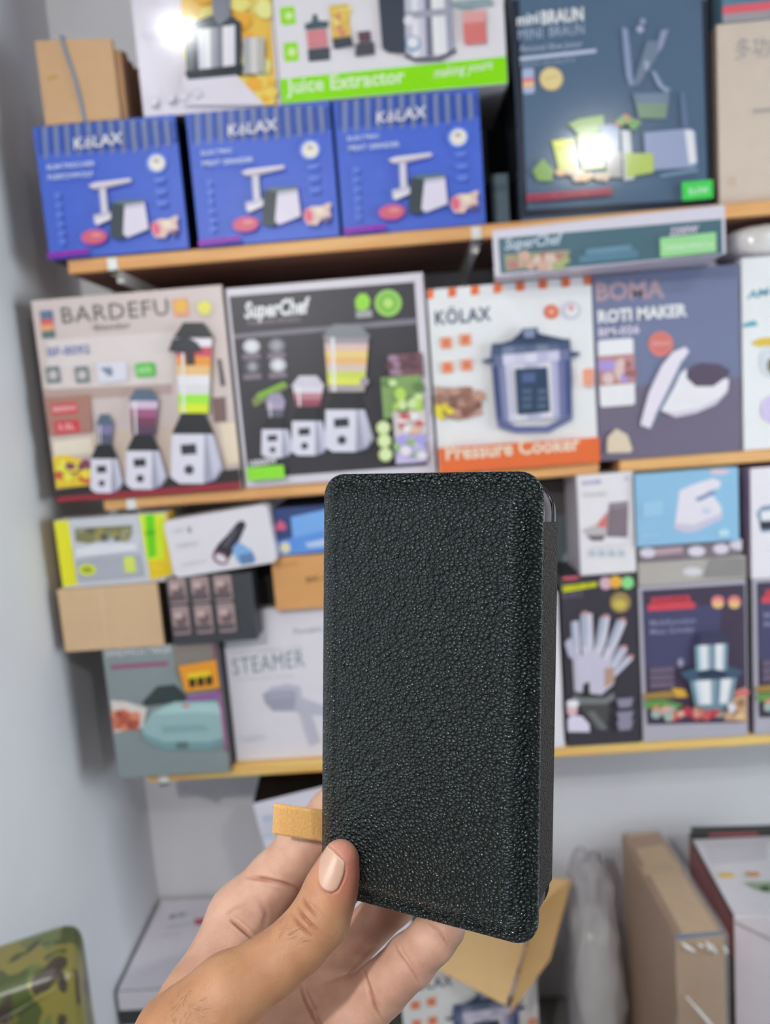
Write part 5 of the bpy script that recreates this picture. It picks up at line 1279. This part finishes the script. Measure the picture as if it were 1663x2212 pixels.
for i in range(len(cen) - 1):
    for k in range(NW):
        ff.append((i * R_ + k, i * R_ + k + 1, (i + 1) * R_ + k + 1, (i + 1) * R_ + k)); o2 = NW + 1
        ff.append((i * R_ + o2 + k, (i + 1) * R_ + o2 + k, (i + 1) * R_ + o2 + k + 1, i * R_ + o2 + k + 1))
    for k in (0, NW): ff.append((i * R_ + k, (i + 1) * R_ + k, (i + 1) * R_ + NW + 1 + k, i * R_ + NW + 1 + k))
for i in (0, len(cen) - 1):
    for k in range(NW): ff.append((i * R_ + k, i * R_ + NW + 1 + k, i * R_ + NW + 2 + k, i * R_ + k + 1))
mb = MB(); mb.raw(vv, ff, (0, 0, 0, 1)); o = mb.build('pull_tab', M_SUEDE, case, smooth=False); fixn(o); o['label'] = 'tan suede strap folded into a loop'
bmx = bmesh.new(); bmx.from_mesh(o.data)
bmesh.ops.subdivide_edges(bmx, edges=bmx.edges[:], cuts=1, smooth=.6); bmx.to_mesh(o.data); bmx.free()
o.data.polygons.foreach_set('use_smooth', [True] * len(o.data.polygons))

# the device inside the case
M_FRAME = noise_mat('dark_anodised_metal', (.045, .036, .040, 1), (.060, .048, .052, 1), 40, .3); M_FRAME.node_tree.nodes['Principled BSDF'].inputs['Metallic'].default_value = .75
M_GLASS = noise_mat('black_glass', (.008, .008, .010, 1), (.012, .012, .014, 1), 40, .12)
dev = bpy.data.objects.new('smartphone', None); COL.objects.link(dev); dev.matrix_world = MCASE
tag(dev, 'dark metal cased phone showing only at the right corners of the leather case', 'phone')
fixn(slab_mb(7, CWD - 1.2, 2.4, 160.5, -4.2, -20.4, 11.5, 4.2).build('metal_frame', M_FRAME, dev, smooth=True))
fixn(slab_mb(7.4, CWD - 1.7, 2.9, 160.1, -20.2, -21.2, 11.2, .4).build('gasket', M_GLASS, dev, smooth=True))
fixn(slab_mb(7, CWD - 1.2, 2.4, 160.5, -20.9, -23.85, 11.5, 1.4).build('back_glass', M_FRAME, dev, smooth=True))

# ------------------------------------------------------------------ the hand: a distance field of tapered limbs, skinned as one surface
def chain(*pts): return [(px_mm(x, y, z), r * z / FPX) for x, y, z, r in pts]
THUMB = chain((736, 1855, 284, 40), (726, 1890, 283.5, 47), (713, 1926, 283, 56), (692, 1982, 281, 62), (648, 2034, 279, 61), (590, 2083, 276, 64), (492, 2147, 270, 80), (392, 2250, 264, 108))
INDEX = chain((805, 1660, 324, 46), (722, 1755, 327, 53), (655, 1832, 329, 57), (592, 1903, 331, 60), (528, 1985, 326, 77))
MIDDLE = chain((855, 1785, 323, 45), (770, 1880, 330, 45), (668, 1985, 337, 50), (610, 2050, 335, 72))
RING = chain((930, 1870, 316, 43), (849, 1951, 322, 46), (753, 2046, 328, 48), (690, 2110, 330, 64))
PINKY = chain((962, 2005, 294, 43), (934, 2028, 296, 49.5), (885, 2076, 300, 54.5), (850, 2110, 302, 52.5), (826, 2134, 305, 56), (757, 2197, 310, 68))
PALM = [chain((528, 1985, 326, 75), (436, 2190, 294, 92), (350, 2400, 270, 135)), chain((610, 2050, 335, 72), (510, 2290, 298, 105)),
        chain((690, 2110, 330, 64), (600, 2330, 300, 110)), chain((757, 2197, 310, 68), (660, 2360, 292, 112)),
        chain((470, 2440, 272, 190), (380, 2900, 235, 235), (330, 3500, 190, 330))]
GR = 0.55
lo = np.array([-88., 108., 232.]); hi = np.array([44., 290., 356.])
dim = np.ceil((hi - lo) / GR).astype(int) + 1
axs = [(lo[i] + GR * np.arange(dim[i])).astype(np.float32) for i in range(3)]
def cone_sdf(F, a, ra, b, rb, k):
    m_ = max(ra, rb) + 7
    i0 = np.maximum(((np.minimum(a, b) - m_ - lo) / GR).astype(int), 0); i1 = np.minimum(((np.maximum(a, b) + m_ - lo) / GR).astype(int) + 2, dim)
    if (i1 <= i0).any(): return
    X = axs[0][i0[0]:i1[0], None, None]; Y = axs[1][None, i0[1]:i1[1], None]; Z = axs[2][None, None, i0[2]:i1[2]]
    d = b - a; L2 = d @ d
    t = ((X - a[0]) * d[0] + (Y - a[1]) * d[1] + (Z - a[2]) * d[2]) / L2
    np.clip(t, 0, 1, out=t)
    D = np.sqrt((X - a[0] - t * d[0]) ** 2 + (Y - a[1] - t * d[1]) ** 2 + (Z - a[2] - t * d[2]) ** 2) - (ra + (rb - ra) * t)
    sl = (slice(i0[0], i1[0]), slice(i0[1], i1[1]), slice(i0[2], i1[2]))
    F[sl] = smin(F[sl], D, k)
def smin(a, b, k):
    h = np.maximum(k - np.abs(a - b), 0) / k
    return np.minimum(a, b) - h * h * k * .25
def field(chains, k):
    F = np.full(dim, 20., np.float32)
    for c in chains:
        for i in range(len(c) - 1): cone_sdf(F, c[i][0], c[i][1], c[i + 1][0], c[i + 1][1], k)
    return F
F = field(PALM, 9)
FT = field([THUMB], 3.0)
for ch in (INDEX, MIDDLE, RING, PINKY): FF = field([ch], 2.4); G = FF if ch is INDEX else smin(G, FF, 1.2)
F = smin(F, G, 5.0); F = smin(F, FT, 4.0)
del G, FF, FT
# keep the skin out of the case: the pads flatten against it
X, Y, Z = np.meshgrid(*axs, indexing='ij', sparse=True)
U = (X - cO[0]) * cEX[0] + (Y - cO[1]) * cEX[1] + (Z - cO[2]) * cEX[2]
V = (X - cO[0]) * cEY[0] + (Y - cO[1]) * cEY[1] + (Z - cO[2]) * cEY[2]
N_ = (X - cO[0]) * cN[0] + (Y - cO[1]) * cN[1] + (Z - cO[2]) * cN[2]
def boxd(u0, u1, v0, v1, n0, n1, r):
    qx = np.abs(U - (u0 + u1) / 2) - (u1 - u0) / 2 + r; qy = np.abs(V - (v0 + v1) / 2) - (v1 - v0) / 2 + r; qz = np.abs(N_ - (n0 + n1) / 2) - (n1 - n0) / 2 + r
    return np.sqrt(np.maximum(qx, 0) ** 2 + np.maximum(qy, 0) ** 2 + np.maximum(qz, 0) ** 2) + np.minimum(np.maximum(np.maximum(qx, qy), qz), 0) - r
Dc = np.minimum(boxd(0, CWD, 0, CHT, -CTH - 1.3, .2, 1.5), boxd(1.0, CWD - 5, 4, CHT - 2, -10, 5.4, 5))
F = -smin(-F, Dc, 1.2)
del Dc, U, V, N_

def surface_nets(F):
    s = F < 0
    c = np.zeros(tuple(np.array(F.shape) - 1), np.int8)
    for i in (0, 1):
        for j in (0, 1):
            for k in (0, 1): c += s[i:F.shape[0] - 1 + i, j:F.shape[1] - 1 + j, k:F.shape[2] - 1 + k]
    act = np.argwhere((c > 0) & (c < 8)); idx = np.full(c.shape, -1, np.int32); idx[tuple(act.T)] = np.arange(len(act))
    P = np.zeros((len(act), 3)); cnt = np.zeros(len(act))
    cor = [(i, j, k) for i in (0, 1) for j in (0, 1) for k in (0, 1)]
    for A in range(8):
        for B in range(A + 1, 8):
            a_, b_ = np.array(cor[A]), np.array(cor[B])
            if np.abs(a_ - b_).sum() != 1: continue
            fa = F[tuple((act + a_).T)]; fb = F[tuple((act + b_).T)]; x = (fa < 0) != (fb < 0)
            t = np.where(x, fa / np.where(x, fa - fb, 1), 0)
            P += np.where(x[:, None], a_ + (b_ - a_) * t[:, None], 0); cnt += x
    P = (P / cnt[:, None] + act) * GR + lo
    quads = []
    for ax in range(3):
        sl0 = [slice(None)] * 3; sl1 = [slice(None)] * 3; sl0[ax] = slice(0, -1); sl1[ax] = slice(1, None)
        e = np.argwhere(s[tuple(sl0)] != s[tuple(sl1)]); o1, o2 = [(1, 2), (2, 0), (0, 1)][ax]
        ok = (e[:, o1] > 0) & (e[:, o2] > 0) & (e[:, o1] < F.shape[o1] - 1) & (e[:, o2] < F.shape[o2] - 1); e = e[ok]
        q = []
        for (p_, r_) in ((0, 0), (1, 0), (1, 1), (0, 1)):
            g = e.copy(); g[:, o1] -= 1 - p_; g[:, o2] -= 1 - r_; q.append(idx[tuple(g.T)])
        q = np.stack(q, 1); fl = s[tuple(e.T)]
        q[~fl] = q[~fl][:, ::-1]; quads.append(q)
    return P, np.concatenate(quads)
HP, HQ = surface_nets(F); del F
HQ = HQ[(HQ >= 0).all(1)]
lab = np.arange(len(HP))                                 # keep the one connected body
for _ in range(400):
    m_ = lab[HQ].min(1); new = lab.copy()
    for i in range(4): np.minimum.at(new, HQ[:, i], m_)
    new = new[new]; new = new[new]
    if (new == lab).all(): break
    lab = new
big = np.bincount(lab).argmax(); keep = lab == big; remap = np.cumsum(keep) - 1
HQ = remap[HQ[keep[HQ].all(1)]]; HP = HP[keep]
def smooth_mesh(P, Q, it, lam=.5):
    e = np.concatenate([Q[:, [0, 1]], Q[:, [1, 2]], Q[:, [2, 3]], Q[:, [3, 0]]]); e = np.concatenate([e, e[:, ::-1]])
    cnt = np.maximum(np.bincount(e[:, 0], minlength=len(P)), 1)
    for _ in range(it):
        A = np.stack([np.bincount(e[:, 0], weights=P[e[:, 1], i], minlength=len(P)) for i in range(3)], 1) / cnt[:, None]
        P = P + lam * (A - P)
    return P
def normals(P, Q):
    n = np.cross(P[Q[:, 2]] - P[Q[:, 0]], P[Q[:, 3]] - P[Q[:, 1]]); N = np.zeros_like(P)
    for i in range(4): np.add.at(N, Q[:, i], n)
    return N / np.maximum(np.linalg.norm(N, axis=1, keepdims=True), 1e-9)
HP = smooth_mesh(HP, HQ, 7)
HN = normals(HP, HQ)
proj = lambda P: np.stack([CX + FPX * P[:, 0] / P[:, 2], CY + FPX * P[:, 1] / P[:, 2]], 1)
def poly_dist(p, line):
    d = np.full(len(p), 1e9); s_ = np.zeros(len(p)); line = np.array(line, float); n = len(line) - 1
    for i, (a_, b_) in enumerate(zip(line[:-1], line[1:])):
        ab = b_ - a_; t = np.clip(((p - a_) @ ab) / (ab @ ab), 0, 1); q = np.linalg.norm(p - a_ - t[:, None] * ab, axis=1)
        s_ = np.where(q < d, (i + t) / n, s_); d = np.minimum(d, q)
    return d, np.clip(np.minimum(s_, 1 - s_) / .3, 0, 1) ** .7
pp_ = proj(HP); front = -(HN * HP).sum(1) / np.linalg.norm(HP, axis=1) > .05
CREASES = [  # pixel polyline, half width px, depth mm, nearest and farthest z
    ([(528, 1893), (568, 1899), (612, 1910), (652, 1925)], 6.5, 1.2, 300, 345), ([(497, 1984), (519, 2002), (548, 2028)], 6, 1.3, 262, 345),
    ([(488, 1976), (505, 1962), (540, 1948)], 7, .35, 300, 345), ([(560, 1940), (575, 1975), (568, 2010)], 8, .3, 300, 345),
    ([(745, 1868), (746, 1886), (739, 1906), (729, 1924), (716, 1931), (702, 1928), (689, 1917), (681, 1900)], 3.4, .55, 255, 300),
    ([(700, 1821), (716, 1830), (733, 1845), (747, 1861)], 2.6, .3, 255, 300),
    ([(650, 1938), (660, 1952), (672, 1966), (690, 1985)], 4.4, .75, 255, 300), ([(640, 1958), (655, 1980), (672, 1998), (692, 2016)], 4.8, 1.0, 255, 300),
    ([(628, 1972), (644, 1996), (662, 2015), (676, 2028)], 4.4, .8, 255, 300), ([(664, 1946), (684, 1962), (704, 1984)], 3.2, .3, 255, 300), ([(700, 2020), (722, 2030), (730, 2010)], 4, .2, 255, 300),
    ([(850, 2033), (858, 2055), (875, 2078), (893, 2102), (906, 2128)], 4.5, .6, 280, 320), ([(862, 2030), (872, 2058), (888, 2082), (898, 2100)], 4, .35, 280, 320),
    ([(922, 1988), (940, 2003), (958, 2026), (970, 2050)], 4.5, .5, 280, 320), ([(786, 2092), (792, 2118), (800, 2150), (812, 2180), (828, 2206)], 5, .8, 280, 330), ([(796, 2120), (806, 2150), (820, 2180)], 4, .35, 280, 330),
    ([(648, 2120), (660, 2160), (676, 2195), (690, 2220)], 6, .8, 285, 345), ([(660, 2130), (676, 2165), (684, 2190)], 5, .5, 285, 345), ([(680, 2185), (690, 2205), (705, 2225)], 5, .6, 285, 330)]
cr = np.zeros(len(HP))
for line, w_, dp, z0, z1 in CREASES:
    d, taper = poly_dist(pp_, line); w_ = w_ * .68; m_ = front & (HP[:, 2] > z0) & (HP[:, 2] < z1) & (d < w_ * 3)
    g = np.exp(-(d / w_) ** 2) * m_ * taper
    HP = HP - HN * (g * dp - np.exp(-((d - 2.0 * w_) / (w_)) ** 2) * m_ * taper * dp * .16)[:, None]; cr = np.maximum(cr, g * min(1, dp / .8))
def chain_d(P, c):
    d = np.full(len(P), 1e9)
    for (a_, ra), (b_, rb) in zip(c[:-1], c[1:]):
        ab = b_ - a_; t = np.clip(((P - a_) @ ab) / (ab @ ab), 0, 1); d = np.minimum(d, np.linalg.norm(P - a_ - t[:, None] * ab, axis=1) - (ra + (rb - ra) * t))
    return d
sst = lambda x: np.clip(x, 0, 1) ** 2 * (3 - 2 * np.clip(x, 0, 1))
pink, tan, red = np.array(alb((186, 149, 129), 1.0)[:3]), np.array(alb((164, 120, 84), 1.0)[:3]), np.array(alb((174, 100, 86), 1.0)[:3])
wt = sst(1 - chain_d(HP, THUMB[2:]) / 6)[:, None] * .9
colr = pink * (1 - wt) + tan * wt
tipd = np.linalg.norm(pp_ - np.array([752, 1880]), axis=1); wr = (sst(1 - tipd / 120) * (HP[:, 2] < 300))[:, None] * .75
colr = colr * (1 - wr) + red * wr
wl_ = sst((455 - pp_[:, 0]) / 120)[:, None] * .7
colr = colr * (1 - wl_) + tan * wl_
colr = colr * (1 - .5 * cr[:, None] * np.array([.6, .95, 1.0]))  # reddish crease pigment, with crease shade also put into the skin colour
me = bpy.data.meshes.new('hand')
org = np.array(px_mm(470, 2330, 280)); Rm = np.array([[cR.x, cR.y, cR.z], [-cU.x, -cU.y, -cU.z], [cF.x, cF.y, cF.z]])
HWv = ((HP - org) * .001) @ Rm
me.vertices.add(len(HP)); me.vertices.foreach_set('co', HWv.ravel())
me.loops.add(HQ.size); me.loops.foreach_set('vertex_index', HQ.ravel().astype(np.int32))
me.polygons.add(len(HQ)); me.polygons.foreach_set('loop_start', np.arange(0, HQ.size, 4, dtype=np.int32)); me.update(calc_edges=True); me.validate()
me.polygons.foreach_set('use_smooth', [True] * len(me.polygons))
at_ = me.attributes.new('tone', 'FLOAT_COLOR', 'POINT'); at_.data.foreach_set('color', np.concatenate([colr, np.ones((len(colr), 1))], 1).astype(np.float32).ravel())
m, nt, b = new_mat('skin'); L = nt.links.new
an = nt.nodes.new('ShaderNodeAttribute'); an.attribute_name = 'tone'; tc = nt.nodes.new('ShaderNodeTexCoord')
n1 = nt.nodes.new('ShaderNodeTexNoise'); n1.inputs['Scale'].default_value = 110; n1.inputs['Detail'].default_value = 4; L(tc.outputs['Object'], n1.inputs['Vector'])
rp = nt.nodes.new('ShaderNodeValToRGB'); rp.color_ramp.elements[0].position = .35; rp.color_ramp.elements[1].position = .68
rp.color_ramp.elements[0].color = (.90, .82, .80, 1); rp.color_ramp.elements[1].color = (1.05, 1.04, 1.02, 1); L(n1.outputs['Fac'], rp.inputs[0])
mx = nt.nodes.new('ShaderNodeMixRGB'); mx.blend_type = 'MULTIPLY'; mx.inputs[0].default_value = 1; L(an.outputs['Color'], mx.inputs[1]); L(rp.outputs[0], mx.inputs[2]); L(mx.outputs[0], b.inputs['Base Color'])
b.inputs['Roughness'].default_value = .52; b.inputs['Specular IOR Level'].default_value = .38
b.inputs['Subsurface Weight'].default_value = .12; b.inputs['Subsurface Radius'].default_value = (1, .35, .2); b.inputs['Subsurface Scale'].default_value = .0035
v1 = nt.nodes.new('ShaderNodeTexVoronoi'); v1.inputs['Scale'].default_value = 1500; v1.feature = 'DISTANCE_TO_EDGE'; mp = nt.nodes.new('ShaderNodeMapping'); mp.inputs['Scale'].default_value = (1, .6, 1.1); L(tc.outputs['Object'], mp.inputs[0]); L(mp.outputs[0], v1.inputs['Vector'])
bp = nt.nodes.new('ShaderNodeBump'); bp.inputs['Strength'].default_value = .45; bp.inputs['Distance'].default_value = .0003; L(v1.outputs['Distance'], bp.inputs['Height']); L(bp.outputs[0], b.inputs['Normal'])
me.materials.append(m); M_SKIN = m
hand = bpy.data.objects.new('hand', me); COL.objects.link(hand); hand.location = cam_mm(org)
tag(hand, 'left hand gripping the black leather case from below, thumb in front', 'hand')
# thumb nail
bvh = BVHTree.FromPolygons([tuple(x) for x in HP], [tuple(q) for q in HQ])
def on_skin(x, y):
    d = Vector(((x - CX) / FPX, (y - CY) / FPX, 1)).normalized(); h = bvh.ray_cast(Vector((0, 0, 0)), d)
    return h[0], h[1]
NAIL = [(702, 1827), (713, 1833), (730, 1848), (744, 1863), (743, 1885), (737, 1904), (728, 1921), (716, 1927), (704, 1924), (693, 1914), (688, 1898), (688.5, 1878), (693, 1850)]
def cat_loop(pts, k=4):
    P = [Vector(p) for p in pts]; n = len(P); out = []
    for i in range(n):
        a_, b_, c_, d_ = P[i - 1], P[i], P[(i + 1) % n], P[(i + 2) % n]
        for j in range(k):
            t = j / k; out.append(.5 * ((2 * b_) + (c_ - a_) * t + (2 * a_ - 5 * b_ + 4 * c_ - d_) * t * t + (3 * b_ - a_ - 3 * c_ + d_) * t ** 3))
    return out
loop = cat_loop(NAIL, 4); cc = Vector((715, 1880)); n = len(loop)
mb = MB(); vv = []; ok = True
Minv = Matrix.Translation(-hand.location)
for s, off in ((1.0, -.5), (1.0, .02), (.955, .16), (.87, .22), (.7, .27), (.45, .31), (.2, .33)):
    for p in loop:
        q = cc + (p - cc) * s; hpt, hn = on_skin(q.x, q.y)
        if hpt is None: hpt, hn = on_skin(cc.x, cc.y)
        if hn.dot(hpt) > 0: hn = -hn
        vv.append(Minv @ cam_mm(hpt + hn * off))
R_ = 7
nc = alb((182, 146, 126), 1.0); ncl = alb((192, 166, 136), 1.0)
mb.v = [tuple(p) for p in vv]
for i in range(R_ - 1):
    for k in range(n):
        mb.f.append((i * n + k, i * n + (k + 1) % n, (i + 1) * n + (k + 1) % n, (i + 1) * n + k)); mb.c.append(ncl if (i < 3 and k < 13) else nc)
mb.f.append(tuple((R_ - 1) * n + k for k in range(n))); mb.c.append(nc)
M_NAIL = ink_mat('nail', .42, .5, .03, 0)
nl = mb.build('thumbnail', M_NAIL, hand, smooth=True); fixn(nl)
# a few fine hairs on the knuckle and the wrist
rg = random.Random(11); mb = MB()
for (x0, y0, x1, y1, num, dx, dy) in ((596, 1996, 650, 2036, 16, 26, -14), (366, 2150, 404, 2230, 22, 12, -24), (400, 2140, 450, 2200, 10, 14, -16)):
    for _ in range(num):
        x, y = rg.uniform(x0, x1), rg.uniform(y0, y1); ln = rg.uniform(.5, 1.1); a_ = rg.uniform(-.5, .5)
        pts = []
        for t, off in ((0, -.05), (.35, .25), (.7, .35), (1, .45)):
            qx = x + (dx * math.cos(a_) - dy * math.sin(a_)) * ln * t; qy = y + (dx * math.sin(a_) + dy * math.cos(a_)) * ln * t + 5 * t * t
            hpt, hn = on_skin(qx, qy)
            if hpt is None or hpt.z > 300: pts = None; break
            if hn.dot(hpt) > 0: hn = -hn
            pts.append(Minv @ cam_mm(hpt + hn * off))
        if pts: tube(mb, pts, [.00004, .00004, .00003, .00001], (.03, .02, .015, 1), 3)
M_HAIR = noise_mat('dark_hair', (.05, .03, .02, 1), (.07, .045, .03, 1), 50, .5)
hr = mb.build('hair', M_HAIR, hand); hr['kind'] = 'stuff'
